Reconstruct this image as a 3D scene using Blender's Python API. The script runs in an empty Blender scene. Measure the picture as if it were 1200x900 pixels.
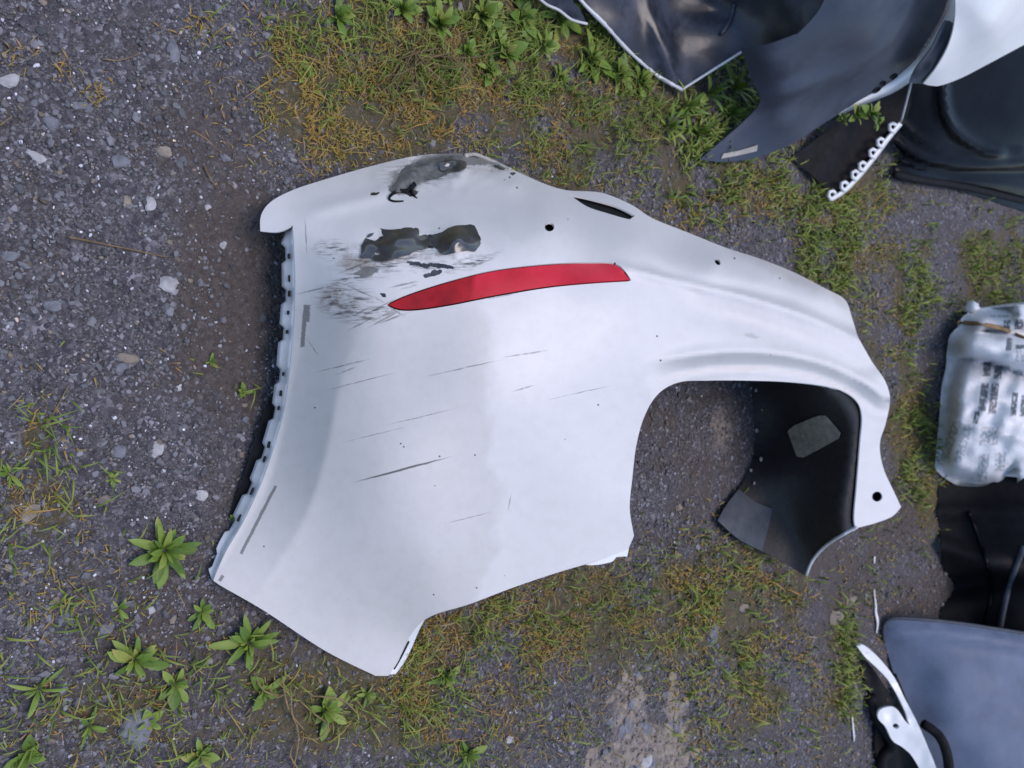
import bpy, math, random
import numpy as np
from mathutils import Vector, Matrix, noise
from mathutils.geometry import delaunay_2d_cdt

random.seed(7); rng = np.random.default_rng(7)
scene = bpy.context.scene

# ------------------------------------------------------------------ camera
H, PITCH, FPX = 1.55, math.radians(54), 930.0      # eye height, downward pitch, focal length in photo pixels
EYE = np.array([0.0, 0.0, H])
R_ = np.array([1.0, 0.0, 0.0])
F_ = np.array([0.0, math.cos(PITCH), -math.sin(PITCH)])
U_ = np.array([0.0, math.sin(PITCH), math.cos(PITCH)])
cam = bpy.data.cameras.new('camera'); camo = bpy.data.objects.new('camera', cam)
scene.collection.objects.link(camo)
m = Matrix.Identity(4)                             # the phone was turned a quarter: image right = up, image down = right
for i in range(3):
    m[i][0] = U_[i]; m[i][1] = -R_[i]; m[i][2] = -F_[i]; m[i][3] = EYE[i]
camo.matrix_world = m
cam.sensor_width = 36; cam.lens = 36*FPX/1200; cam.clip_start = 0.02; cam.clip_end = 2000
cam.dof.use_dof = True; cam.dof.focus_distance = 1.35; cam.dof.aperture_fstop = 5.0
scene.camera = camo

# ------------------------------------------------------------------ light
SUN_EL, SUN_AZ = math.radians(80), math.radians(0)   # azimuth measured from +Y towards +X
w = bpy.data.worlds.new('World'); scene.world = w; w.use_nodes = True
nt = w.node_tree
sky = nt.nodes.new('ShaderNodeTexSky'); sky.sky_type = 'NISHITA'; sky.sun_disc = False
sky.sun_elevation = SUN_EL; sky.sun_rotation = SUN_AZ
sky.air_density = 1.0; sky.dust_density = 0.8; sky.ozone_density = 1.0
bg = nt.nodes['Background']; bg.inputs['Strength'].default_value = 0.13
nt.links.new(sky.outputs[0], bg.inputs['Color'])
sl = bpy.data.lights.new('sun', 'SUN'); sl.energy = 1.4; sl.angle = math.radians(36); sl.color = (1.0, 0.885, 0.845)
slo = bpy.data.objects.new('sun', sl); scene.collection.objects.link(slo)
sd = Vector((math.sin(SUN_AZ)*math.cos(SUN_EL), math.cos(SUN_AZ)*math.cos(SUN_EL), math.sin(SUN_EL)))
slo.rotation_euler = sd.to_track_quat('Z', 'Y').to_euler()
scene.view_settings.view_transform = 'Standard'; scene.view_settings.look = 'None'
scene.view_settings.exposure = 0.6; scene.view_settings.gamma = 1.0
scene.view_settings.use_curve_mapping = False

# ------------------------------------------------------------------ helpers
def at(px, py, z):
    """photo pixel + height above ground -> world points (arrays welcome)"""
    px = np.asarray(px, float); py = np.asarray(py, float); z = np.asarray(z, float)
    d = F_ + np.multiply.outer((px-600)/FPX, U_) + np.multiply.outer((py-450)/FPX, R_)
    t = (z-H)/d[..., 2]
    return EYE + d*t[..., None]
def pix(P):
    P = np.asarray(P, float)-EYE
    dz = P@F_
    return 600+FPX*(P@U_)/dz, 450+FPX*(P@R_)/dz

def _h(ix, iy, s):
    n = (ix*374761393 + iy*668265263 + s*974634777) & 0x7fffffff
    n = ((n ^ (n >> 13))*1274126177) & 0x7fffffff
    return ((n ^ (n >> 16)) & 0xffff)/65535.0
def vnoise(x, y, s=0):
    ix = np.floor(x).astype(np.int64); iy = np.floor(y).astype(np.int64)
    fx = x-ix; fy = y-iy; fx = fx*fx*(3-2*fx); fy = fy*fy*(3-2*fy)
    a = _h(ix, iy, s)*(1-fx)+_h(ix+1, iy, s)*fx
    b = _h(ix, iy+1, s)*(1-fx)+_h(ix+1, iy+1, s)*fx
    return a*(1-fy)+b*fy
def fbm(x, y, s=0, o=4):
    v = 0; a = .5
    for k in range(o):
        v = v+a*vnoise(x*2**k, y*2**k, s+k*17); a *= .5
    return v
def gz(x, y):
    x = np.asarray(x, float); y = np.asarray(y, float)
    near = np.exp(-((x/4)**2+((y-2)/4)**2))
    return near*(0.035*(fbm(x*2.2+9, y*2.2+4, 3, 3)-.44)+0.016*(fbm(x*14, y*14, 5, 3)-.44))

COL = scene.collection
def set_parent(o, parent):
    if parent is not None: o.parent = parent
def world_loc(o):
    l = Vector((0, 0, 0))
    while o is not None: l = l+o.location; o = o.parent
    return np.array(l)
def thing(name, label, cat, loc=(0, 0, 0), group=None):
    o = bpy.data.objects.new(name, None); COL.objects.link(o); o.location = loc
    o.empty_display_size = .05
    o['label'] = label; o['category'] = cat
    if group: o['group'] = group
    return o
def tag(o, label, cat, group=None):
    o['label'] = label; o['category'] = cat
    if group: o['group'] = group
    return o
def mk(name, V, Fc, mat, parent=None, uv=None, smooth=True, sol=0, mat2=None, attr=None):
    """one mesh object; V world coordinates"""
    V = np.asarray(V, float)
    base = world_loc(parent) if parent is not None else np.zeros(3)
    me = bpy.data.meshes.new(name)
    me.from_pydata((V-base).tolist(), [], [list(map(int, f)) for f in Fc])
    me.materials.append(mat)
    if mat2: me.materials.append(mat2)
    if uv is not None:
        l = me.uv_layers.new(name='UVMap')
        vi = np.empty(len(me.loops), np.int32); me.loops.foreach_get('vertex_index', vi)
        l.data.foreach_set('uv', np.asarray(uv, float)[vi].ravel())
    if attr is not None:
        a = me.attributes.new('Col', 'FLOAT_COLOR', 'POINT'); a.data.foreach_set('color', np.asarray(attr, np.float32).ravel())
    if smooth: me.polygons.foreach_set('use_smooth', [True]*len(me.polygons))
    me.update()
    o = bpy.data.objects.new(name, me); COL.objects.link(o); set_parent(o, parent)
    if sol:
        md = o.modifiers.new('thickness', 'SOLIDIFY'); md.thickness = sol; md.offset = -1
        md.use_even_offset = False
        if mat2: md.material_offset = 1
    return o

def curve(pts, step=5, closed=False):
    """Catmull-Rom through pts; a third entry 1 marks a sharp corner"""
    P = [(p[0], p[1]) for p in pts]; S = [len(p) > 2 and p[2] == 1 for p in pts]
    n = len(P); out = []
    rng_ = range(n if closed else n-1)
    for i in rng_:
        a, b = np.array(P[i]), np.array(P[(i+1) % n])
        pm = np.array(P[i-1]) if (i > 0 or closed) and not S[i] else a
        pn = np.array(P[(i+2) % n]) if (i+2 < n or closed) and not S[(i+1) % n] else b
        L = np.hypot(*(b-a)); k = max(1, int(round(L/step)))
        for j in range(k):
            t = j/k
            out.append(.5*((2*a)+(b-pm)*t+(2*pm-5*a+4*b-pn)*t*t+(-pm+3*a-3*b+pn)*t**3))
    if not closed: out.append(np.array(P[-1], float))
    return np.array(out)
def inside(poly, q):
    x, y = q[:, 0], q[:, 1]; c = np.zeros(len(q), bool)
    x0, y0 = poly[:, 0], poly[:, 1]; x1, y1 = np.roll(x0, -1), np.roll(y0, -1)
    for a, b, e, f in zip(x0, y0, x1, y1):
        if b == f: continue
        k = ((b > y) != (f > y)) & (x < (e-a)*(y-b)/(f-b)+a)
        c ^= k
    return c
def pdist(poly, q, closed=False):
    """distance of q to a polyline, and parameter 0..1 along it"""
    best = np.full(len(q), 1e9); par = np.zeros(len(q))
    n = len(poly); segs = n if closed else n-1
    for i in range(segs):
        a = poly[i]; b = poly[(i+1) % n]; d = b-a; L = d@d+1e-9
        t = np.clip(((q-a)@d)/L, 0, 1)
        dd = np.hypot(*(q-(a+t[:, None]*d)).T)
        k = dd < best; best[k] = dd[k]; par[k] = (i+t[k])/segs
    return best, par
class TPS:
    def __init__(s, pts, lam=.3):
        A = np.array(pts, float); s.X = A[:, :2]/100; n = len(A)
        K = s.k(s.X, s.X)+lam*1e-2*np.eye(n); P = np.c_[np.ones(n), s.X]
        M = np.block([[K, P], [P.T, np.zeros((3, 3))]])
        s.w = np.linalg.solve(M, np.r_[A[:, 2], 0, 0, 0])
    def k(s, a, b):
        r2 = ((a[:, None]-b[None])**2).sum(-1)+1e-12
        return .5*r2*np.log(r2)
    def __call__(s, q):
        q = np.asarray(q, float)/100
        return s.k(q, s.X)@s.w[:-3]+np.c_[np.ones(len(q)), q]@s.w[-3:]
def circ(cx, cy, rx, ry=None, n=14, rot=0):
    ry = ry or rx; a = np.arange(n)*2*math.pi/n; c, s = math.cos(rot), math.sin(rot)
    x, y = rx*np.cos(a), ry*np.sin(a)
    return np.c_[cx+c*x-s*y, cy+s*x+c*y]
def sheet(outline, zf, step=8, holes=(), jitter=.2):
    """triangulated patch: pixel outline + height field -> V, F, UV, n_boundary"""
    pts = [*outline]; edges = [(i, (i+1) % len(outline)) for i in range(len(outline))]
    for h in holes:
        o = len(pts); pts += [*h]; edges += [(o+i, o+(i+1) % len(h)) for i in range(len(h))]
    x0, y0 = outline.min(0); x1, y1 = outline.max(0)
    gx, gy = np.meshgrid(np.arange(x0, x1, step), np.arange(y0, y1, step*.87))
    gx = gx+(np.arange(gx.shape[0]) % 2)[:, None]*step*.5
    g = np.c_[gx.ravel(), gy.ravel()]
    g = g[inside(outline, g)]
    g = g[pdist(outline, g, True)[0] > step*.55]
    for h in holes:
        k = ~inside(h, g); g = g[k]; g = g[pdist(h, g, True)[0] > step*.45]
    pts = np.array(pts+[*g])
    v, e, f, *_ = delaunay_2d_cdt([Vector(p) for p in pts], edges, [], 0, 1e-5)
    v = np.array([(p.x, p.y) for p in v]); f = np.array([t[:] for t in f if len(t) == 3])
    c = v[f].mean(1); k = inside(outline, c)
    for h in holes: k &= ~inside(h, c)
    f = f[k]
    z = zf(v); V = at(v[:, 0], v[:, 1], z)
    n = np.cross(V[f[:, 1]]-V[f[:, 0]], V[f[:, 2]]-V[f[:, 0]])
    fl = (n*(EYE-V[f].mean(1))).sum(1) < 0
    f[fl] = f[fl][:, ::-1]
    global LASTN
    e_ = np.array([2.0, 0]); h_ = np.array([0, 2.0])       # smooth normals from the height field itself
    du = at(v[:, 0]+2, v[:, 1], zf(v+e_))-at(v[:, 0]-2, v[:, 1], zf(v-e_)); dv = at(v[:, 0], v[:, 1]+2, zf(v+h_))-at(v[:, 0], v[:, 1]-2, zf(v-h_))
    LASTN = np.cross(du, dv); LASTN /= np.linalg.norm(LASTN, axis=1)[:, None]+1e-12
    LASTN *= np.sign((LASTN*(EYE-V)).sum(1))[:, None]
    return V, f, np.c_[v[:, 0]/1200, 1-v[:, 1]/900]
def flatsheet(name, outline, zf, mat, parent, step=8, holes=(), sol=.003, mat2=None):
    V, f, uv = sheet(outline, zf, step, holes)
    n = len(V); N = LASTN
    ed = np.sort(np.concatenate([f[:, [0, 1]], f[:, [1, 2]], f[:, [2, 0]]]), 1); raw = np.concatenate([f[:, [0, 1]], f[:, [1, 2]], f[:, [2, 0]]])
    _, ix, ct = np.unique(ed[:, 0]*n+ed[:, 1], return_index=True, return_counts=True)
    b = raw[ix[ct == 1]]
    m_ = len(V); rim_v = np.unique(b); mp = {int(a): 2*n+i for i, a in enumerate(rim_v)}; mp2 = {int(a): 2*n+len(rim_v)+i for i, a in enumerate(rim_v)}
    V2 = np.concatenate([V, V-N*sol, V[rim_v], V[rim_v]-N[rim_v]*sol])           # rim has its own vertices: crisp edge
    faces = [tuple(t) for t in f]+[(t[2]+n, t[1]+n, t[0]+n) for t in f]+[(mp[int(q_)], mp[int(p_)], mp2[int(p_)], mp2[int(q_)]) for p_, q_ in b]
    u2 = np.concatenate([uv, uv, uv[rim_v], uv[rim_v]])
    o = mk(name, V2, faces, mat, parent, u2, True, 0, mat2)
    if mat2:
        mi = np.zeros(len(faces), np.int32); mi[len(f):2*len(f)] = 1; o.data.polygons.foreach_set('material_index', mi)
    return o
def tube(name, P, r, mat, parent=None, n=7, flat=1.0):
    """tapered tube through world points; r scalar or list"""
    P = np.asarray(P, float); k = len(P); r = np.broadcast_to(np.asarray(r, float), (k,))
    V = []; up = np.array([.13, .21, .97])
    for i in range(k):
        t = P[min(i+1, k-1)]-P[max(i-1, 0)]; t = t/(np.linalg.norm(t)+1e-9)
        a = np.cross(t, up); a /= np.linalg.norm(a)+1e-9; b = np.cross(a, t)
        for j in range(n):
            th = 2*math.pi*j/n; V.append(P[i]+r[i]*(math.cos(th)*a+flat*math.sin(th)*b))
    Fc = [(i*n+j, i*n+(j+1) % n, (i+1)*n+(j+1) % n, (i+1)*n+j) for i in range(k-1) for j in range(n)]
    Fc += [tuple(range(n))[::-1], tuple((k-1)*n+j for j in range(n))]
    return mk(name, V, Fc, mat, parent)
def strip_curve(pts, zs, step=6):
    c = curve(pts, step); t = np.linspace(0, 1, len(c))
    return at(c[:, 0], c[:, 1], np.interp(t, np.linspace(0, 1, len(zs)), zs))

# ------------------------------------------------------------------ materials
class NB:
    """tiny node-building helper"""
    def __init__(s, name):
        s.m = bpy.data.materials.new(name); s.m.use_nodes = True; s.t = s.m.node_tree
        s.b = s.t.nodes['Principled BSDF']
    def n(s, typ, **kw):
        o = s.t.nodes.new('ShaderNode'+typ)
        for k, v in kw.items(): setattr(o, k, v)
        return o
    def link(s, a, b): s.t.links.new(a, b)
    def inp(s, sock, v):
        if hasattr(v, 'is_output') or isinstance(v, bpy.types.NodeSocket): s.link(v, sock)
        else: sock.default_value = v
    def math(s, op, a, b=0.0, c=0.0, clamp=False):
        o = s.n('Math', operation=op, use_clamp=clamp)
        for i, v in enumerate((a, b, c)): s.inp(o.inputs[i], v)
        return o.outputs[0]
    def noise(s, vec, scale, detail=3, rough=.5, dist=0):
        o = s.n('TexNoise'); s.inp(o.inputs['Vector'], vec); o.inputs['Scale'].default_value = scale
        o.inputs['Detail'].default_value = detail; o.inputs['Roughness'].default_value = rough; o.inputs['Distortion'].default_value = dist
        return o.outputs['Fac']
    def ramp(s, fac, stops):
        o = s.n('ValToRGB'); s.inp(o.inputs[0], fac); e = o.color_ramp.elements
        while len(e) < len(stops): e.new(.5)
        for k, (p, c) in zip(e, stops): k.position = p; k.color = (*c, 1) if len(c) == 3 else c
        return o.outputs[0]
    def mix(s, fac, a, b):
        o = s.n('Mix', data_type='RGBA'); s.inp(o.inputs[0], fac)
        for i, v in ((6, a), (7, b)):
            s.inp(o.inputs[i], (*v, 1) if isinstance(v, tuple) and len(v) == 3 else v)
        return o.outputs[2]
    def step(s, v, lo, hi):
        o = s.n('MapRange', interpolation_type='SMOOTHSTEP'); s.inp(o.inputs[0], v)
        o.inputs[1].default_value = lo; o.inputs[2].default_value = hi
        return o.outputs[0]
    def bump(s, h, strength, dist=.01):
        o = s.n('Bump'); s.inp(o.inputs['Height'], h); o.inputs['Strength'].default_value = strength; o.inputs['Distance'].default_value = dist
        s.link(o.outputs[0], s.b.inputs['Normal']); return o
    def set(s, **kw):
        for k, v in kw.items(): s.inp(s.b.inputs[k], (*v, 1) if isinstance(v, tuple) and len(v) == 3 else v)
    def obj(s): return s.n('TexCoord').outputs['Object']
    def geo(s): return s.n('NewGeometry').outputs['Position']

def plain(name, col, rough=.5, coat=0, var=.25, scale=25, spec=.5, bump=0.0, dust=0.0, dustcol=(.2, .19, .18)):
    k = NB(name); p = k.geo(); nz = k.noise(p, scale, 5, .6)
    c2 = tuple(c*(1-var) for c in col); c3 = tuple(min(1, c*(1+var)) for c in col)
    c = k.ramp(nz, [(.3, c2), (.7, c3)])
    r = k.math('MULTIPLY_ADD', k.noise(p, scale*2.3, 4), .35*rough+.08, rough-.12)
    if dust:
        d = k.math('MULTIPLY', k.step(k.noise(p, 9, 6, .65), .42, .7), dust)
        c = k.mix(d, c, dustcol); r = k.math('MULTIPLY_ADD', d, .4, r)
    k.set(**{'Base Color': c, 'Roughness': r, 'Coat Weight': coat, 'Coat Roughness': .12, 'Specular IOR Level': spec})
    if bump: k.bump(k.noise(p, scale*4, 4), bump, .004)
    return k.m

M = {}
M['black_plastic'] = plain('black_plastic', (.010, .010, .012), .62, 0, .3, spec=.12, dust=.15, dustcol=(.022, .024, .030))
M['black_gloss'] = plain('black_gloss', (.004, .005, .007), .28, 0, .3, 12, spec=.09)
M['liner'] = plain('liner', (.010, .010, .012), .6, 0, .3, 40, bump=.3)
M['flap'] = plain('flap', (.045, .055, .075), .5, 0, .3, 30, spec=.35, dust=.4, dustcol=(.09, .105, .13))
M['grey_satin'] = plain('grey_satin', (.034, .042, .066), .42, 0, .2, 6, spec=.5, dust=.45, dustcol=(.075, .09, .125))
M['dark_shell'] = plain('dark_shell', (.016, .02, .031), .36, .15, .4, 10, spec=.45, dust=.55, dustcol=(.06, .075, .12))
M['blue_panel'] = plain('blue_panel', (.11, .14, .215), .55, 0, .2, 7, spec=.3, dust=.6, dustcol=(.155, .19, .27))
M['white_paint'] = plain('white_paint', (.78, .79, .81), .4, .25, .03, 12)
M['white_rim'] = plain('white_rim', (.6, .62, .66), .4, .3, .1, 30, dust=.35, dustcol=(.3, .29, .28))
M['grey_rim'] = plain('grey_rim', (.33, .35, .38), .45, .1, .2, 30, dust=.5, dustcol=(.2, .19, .18))
M['pad'] = plain('pad', (.24, .22, .18), .9, 0, .3, 40, bump=.4)
M['sticker'] = plain('sticker', (.36, .35, .32), .6, 0, .2, 60)
M['brown_cord'] = plain('brown_cord', (.25, .17, .09), .8)
M['straw'] = plain('straw', (.22, .155, .075), .8, 0, .35, 60)
M['dry_stem'] = plain('dry_stem', (.17, .115, .06), .85, 0, .4, 60)
M['scraped'] = plain('scraped', (.045, .045, .05), .34, .9, .5, 45, spec=.6)
M['scraped_flap'] = plain('scraped_flap', (.13, .13, .13), .5, .2, .55, 60, spec=.4)
M['stone_pale'] = plain('stone_pale', (.36, .355, .37), .8, 0, .3, 60, bump=.5)
M['stone_buff'] = plain('stone_buff', (.23, .195, .165), .85, 0, .35, 50, bump=.6)
M['stone_grey'] = plain('stone_grey', (.15, .155, .18), .75, 0, .35, 60, bump=.5)

def attr_mat(name, rough=.75, sss=0.0, spec=.3):
    k = NB(name); a = k.n('Attribute'); a.attribute_name = 'Col'
    k.set(**{'Base Color': a.outputs['Color'], 'Roughness': rough, 'Specular IOR Level': spec})
    return k
k = attr_mat('gravel_stone', .6, 0, .45); M['gravel'] = k.m
k.bump(k.noise(k.geo(), 400, 3), .4, .002)
k = attr_mat('grass_blade', .6, 0, .3); M['grass'] = k.m
# leaf of the broad-leaved weeds: a shade per plant
k = NB('leaf'); oi = k.n('ObjectInfo'); p = k.obj()
c = k.ramp(k.math('ADD', k.math('MULTIPLY', oi.outputs['Random'], .7), k.math('MULTIPLY', k.noise(p, 6, 3), .4)),
           [(.2, (.075, .135, .02)), (.5, (.125, .205, .028)), (.85, (.20, .265, .05)), (.97, (.30, .26, .07))])
k.set(**{'Base Color': c, 'Roughness': .5, 'Specular IOR Level': .35}); M['leaf'] = k.m

# ground: fine gravel, brown mud, moss film, pale sandy patch (masks are ground stains; the sandy one also lightens the shaded arch)
k = NB('ground'); p = k.geo()
a = k.n('Attribute'); a.attribute_name = 'Col'; sep = k.n('SeparateColor'); k.link(a.outputs['Color'], sep.inputs[0])
v1 = k.n('TexVoronoi'); k.link(p, v1.inputs['Vector']); v1.inputs['Scale'].default_value = 130
v2 = k.n('TexVoronoi'); k.link(p, v2.inputs['Vector']); v2.inputs['Scale'].default_value = 330
sc1 = k.n('SeparateColor'); k.link(v1.outputs['Color'], sc1.inputs[0]); sc2 = k.n('SeparateColor'); k.link(v2.outputs['Color'], sc2.inputs[0])
g1 = k.ramp(sc1.outputs[0], [(0, (.045, .042, .052)), (.55, (.088, .082, .098)), (.85, (.14, .133, .155)), (1, (.30, .295, .33))])
g2 = k.ramp(sc2.outputs[1], [(0, (.04, .038, .043)), (.7, (.10, .093, .102)), (1, (.2, .19, .2))])
grav = k.mix(k.step(k.noise(p, 30, 3), .4, .6), g1, g2)
mudn = k.math('MULTIPLY', k.step(k.math('ADD', k.noise(p, 5, 6, .65), k.math('MULTIPLY', sep.outputs[2], .45)), .5, .72), .8)
c = k.mix(mudn, grav, k.ramp(k.noise(p, 90, 4), [(.3, (.058, .045, .040)), (.7, (.11, .088, .078))]))
mossn = k.step(k.math('MULTIPLY_ADD', k.noise(p, 45, 5, .7), .9, k.math('MULTIPLY', sep.outputs[0], .75)), .62, .95)
c = k.mix(k.math('MULTIPLY', mossn, .7), c, k.ramp(k.noise(p, 60, 4, .7), [(.3, (.05, .055, .02)), (.5, (.10, .082, .026)), (.7, (.15, .085, .03))]))
sandn = k.step(k.math('MULTIPLY_ADD', k.noise(p, 30, 6, .7), .6, sep.outputs[1]), .55, .85)
c = k.mix(sandn, c, k.ramp(k.noise(p, 60, 5), [(.3, (.13, .11, .10)), (.7, (.34, .29, .26))]))
k.set(**{'Base Color': c, 'Roughness': k.math('MULTIPLY_ADD', k.noise(p, 20, 3), .3, .6), 'Specular IOR Level': .35})
hh = k.math('ADD', k.math('MULTIPLY', v1.outputs['Distance'], -1.0), k.math('MULTIPLY', v2.outputs['Distance'], -.5))
k.bump(k.math('ADD', hh, k.math('MULTIPLY', k.noise(p, 160, 4), .8)), .8, .006); M['ground'] = k.m

# bumper paint: warm-white coat with scrapes, mud and chipped paint (UV = the panel's own layout)
k = NB('bumper_paint'); uvn = k.n('UVMap'); uvn.uv_map = 'UVMap'
sx = k.n('SeparateXYZ'); k.link(uvn.outputs[0], sx.inputs[0])
X = k.math('MULTIPLY', sx.outputs[0], 1200); Y = k.math('MULTIPLY_ADD', sx.outputs[1], -900, 900)
comb = k.n('CombineXYZ'); k.link(X, comb.inputs[0]); k.link(Y, comb.inputs[1]); XY = comb.outputs[0]
wn = k.n('TexNoise'); k.link(XY, wn.inputs['Vector']); wn.inputs['Scale'].default_value = .09; wn.inputs['Detail'].default_value = 4
wv = k.n('VectorMath', operation='MULTIPLY_ADD'); k.link(wn.outputs['Color'], wv.inputs[0]); wv.inputs[1].default_value = (11, 11, 0); k.link(XY, wv.inputs[2])
ws = k.n('VectorMath', operation='SUBTRACT'); k.link(wv.outputs[0], ws.inputs[0]); ws.inputs[1].default_value = (5.5, 5.5, 0); WXY = ws.outputs[0]
wf = k.n('VectorMath', operation='MULTIPLY_ADD'); k.link(wn.outputs['Color'], wf.inputs[0]); wf.inputs[1].default_value = (1.6, 1.6, 0); k.link(XY, wf.inputs[2]); FXY = wf.outputs[0]
n_fine = k.noise(XY, .35, 4, .65); n_mid = k.noise(XY, .06, 5, .65); n_big = k.noise(XY, .012, 4)
def blob(src, cx, cy, rx, ry, rot=0):
    """0 at centre, 1 on the ellipse"""
    a = k.n('VectorMath', operation='SUBTRACT'); k.link(src, a.inputs[0]); a.inputs[1].default_value = (cx, cy, 0)
    r = k.n('VectorRotate', rotation_type='Z_AXIS'); k.link(a.outputs[0], r.inputs[0]); r.inputs['Angle'].default_value = -math.radians(rot)
    d = k.n('VectorMath', operation='DIVIDE'); k.link(r.outputs[0], d.inputs[0]); d.inputs[1].default_value = (rx, ry, 1)
    l = k.n('VectorMath', operation='LENGTH'); k.link(d.outputs[0], l.inputs[0]); return l.outputs['Value']
def seg(src, x0, y0, x1, y1, wd):
    L = math.hypot(x1-x0, y1-y0)
    return blob(src, (x0+x1)/2, (y0+y1)/2, L/2, wd, math.degrees(math.atan2(y1-y0, x1-x0)))
def caps(src, x0, y0, x1, y1, wd):
    L = math.hypot(x1-x0, y1-y0)
    a = k.n('VectorMath', operation='SUBTRACT'); k.link(src, a.inputs[0]); a.inputs[1].default_value = ((x0+x1)/2, (y0+y1)/2, 0)
    r = k.n('VectorRotate', rotation_type='Z_AXIS'); k.link(a.outputs[0], r.inputs[0]); r.inputs['Angle'].default_value = -math.atan2(y1-y0, x1-x0)
    x = k.n('SeparateXYZ'); k.link(r.outputs[0], x.inputs[0])
    return k.math('DIVIDE', k.math('MAXIMUM', k.math('SUBTRACT', k.math('ABSOLUTE', x.outputs[0]), L/2-wd), k.math('ABSOLUTE', x.outputs[1])), wd)
def union(vals):
    v = vals[0]
    for q in vals[1:]: v = k.math('MINIMUM', v, q)
    return v
# 1 chipped to dark plastic
chips = union([blob(WXY, 438, 226, 6, 2, -8), blob(WXY, 505, 311, 30, 3.0, 4), blob(WXY, 587, 196, 9, 2.5, 12), blob(WXY, 600, 203, 4, 2, 10), blob(WXY, 552, 183, 10, 2.5, 10), blob(WXY, 507, 320, 12, 3, -12), blob(WXY, 462, 287, 32, 13, -6), blob(WXY, 533, 281, 25, 13, -12), blob(WXY, 500, 283, 14, 8, 4), blob(WXY, 478, 224, 12, 6, 15), blob(WXY, 449, 347, 3.5, 2, 20)])
greys = union([blob(WXY, 503, 197, 48, 15, -20), blob(WXY, 478, 212, 26, 13, -35), blob(WXY, 552, 188, 34, 6, 6), blob(WXY, 430, 318, 16, 6, -12)])
m_grey = k.step(k.math('ADD', greys, k.math('MULTIPLY', k.math('SUBTRACT', n_fine, .5), .6)), 1.1, .8)
m_chip = k.step(k.math('ADD', chips, k.math('MULTIPLY', k.math('SUBTRACT', n_fine, .5), .45)), 1.02, .92)
# 2 scrapes, grey smears
sm = union([blob(WXY, 500, 200, 55, 20, -8), blob(WXY, 405, 355, 36, 24, 10), blob(WXY, 437, 368, 28, 9, -20), blob(WXY, 455, 300, 60, 22, -15), blob(WXY, 420, 320, 46, 10, -28), blob(WXY, 500, 312, 30, 6, -5),
            blob(WXY, 570, 190, 30, 10, 15), blob(WXY, 535, 350, 50, 6, -10), blob(WXY, 550, 308, 36, 8, -20), blob(WXY, 388, 292, 22, 12, 0)])
st = k.n('Mapping'); k.link(XY, st.inputs[0]); st.inputs['Rotation'].default_value = (0, 0, math.radians(26)); st.inputs['Scale'].default_value = (.04, .28, 1)
streak = k.noise(st.outputs[0], 1.0, 5, .7)
m_sm = k.math('MULTIPLY', k.step(sm, 1.3, .35), k.step(streak, .45, .62))
mud = union([blob(WXY, 520, 302, 34, 9, 4), blob(WXY, 570, 190, 36, 11, 14), blob(WXY, 440, 300, 55, 24, -15), blob(WXY, 395, 352, 26, 18, 0)])
m_mud = k.math('MULTIPLY', k.step(mud, 1.2, .3), k.step(n_mid, .42, .62))
# 3 scratches
S = [(430, 386, 474, 362, 1.5), (441, 381, 482, 366, 1.3), (447, 372, 466, 365, 1.8), (455, 376, 470, 370, 1.6), (408, 388, 440, 372, 1.2), (384, 372, 420, 362, 1.8), (376, 352, 398, 345, 1.6), (412, 372, 436, 360, 1.6), (456, 338, 492, 330, 1.6), (560, 352, 612, 343, 1.8), (345, 346, 402, 333, 1.2), (402, 333, 455, 357, 1.3), (367, 438, 440, 420, .9), (393, 440, 418, 431, 1.2), (495, 443, 590, 422, .9), (588, 420, 645, 411, 1.1),
     (600, 460, 628, 452, 1.1), (360, 398, 374, 418, .8), (596, 600, 600, 578, .8), (375, 460, 470, 436, .7), (420, 375, 465, 350, 1.0), (432, 380, 478, 355, 1.0), (395, 322, 446, 302, 1.4),
     (455, 360, 475, 372, 1.4), (560, 352, 600, 345, 2.0), (470, 340, 490, 334, 1.6), (448, 345, 452, 349, 2.5), (358, 255, 360, 300, 1.0), (540, 318, 580, 303, 1.2), (640, 470, 720, 452, .6), (520, 615, 580, 600, .6),
     (450, 500, 540, 478, .6), (400, 520, 480, 500, .6)]
sc = union([seg(FXY, *s_) for s_ in S])
m_sc = k.math('MAXIMUM', k.math('MULTIPLY', k.math('MULTIPLY', k.step(sc, 1.2, .3), k.step(k.noise(XY, .12, 3), .2, .6)), .7), k.step(seg(FXY, 412, 567, 533, 535, 1.5), 1.1, .5))
# 4 dark slot-like marks by the mounting edge
tp = union([caps(FXY, 359, 358, 355, 408, 2.6), caps(FXY, 361, 358, 360, 378, 3.6), caps(FXY, 324, 570, 283, 650, 1.9), caps(FXY, 262, 675, 258, 682, 2.0)])
m_dark = k.math('MULTIPLY', k.step(k.math('ADD', tp, k.math('MULTIPLY', k.math('SUBTRACT', n_fine, .5), 1.2)), 1.2, .7), .75)
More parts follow.
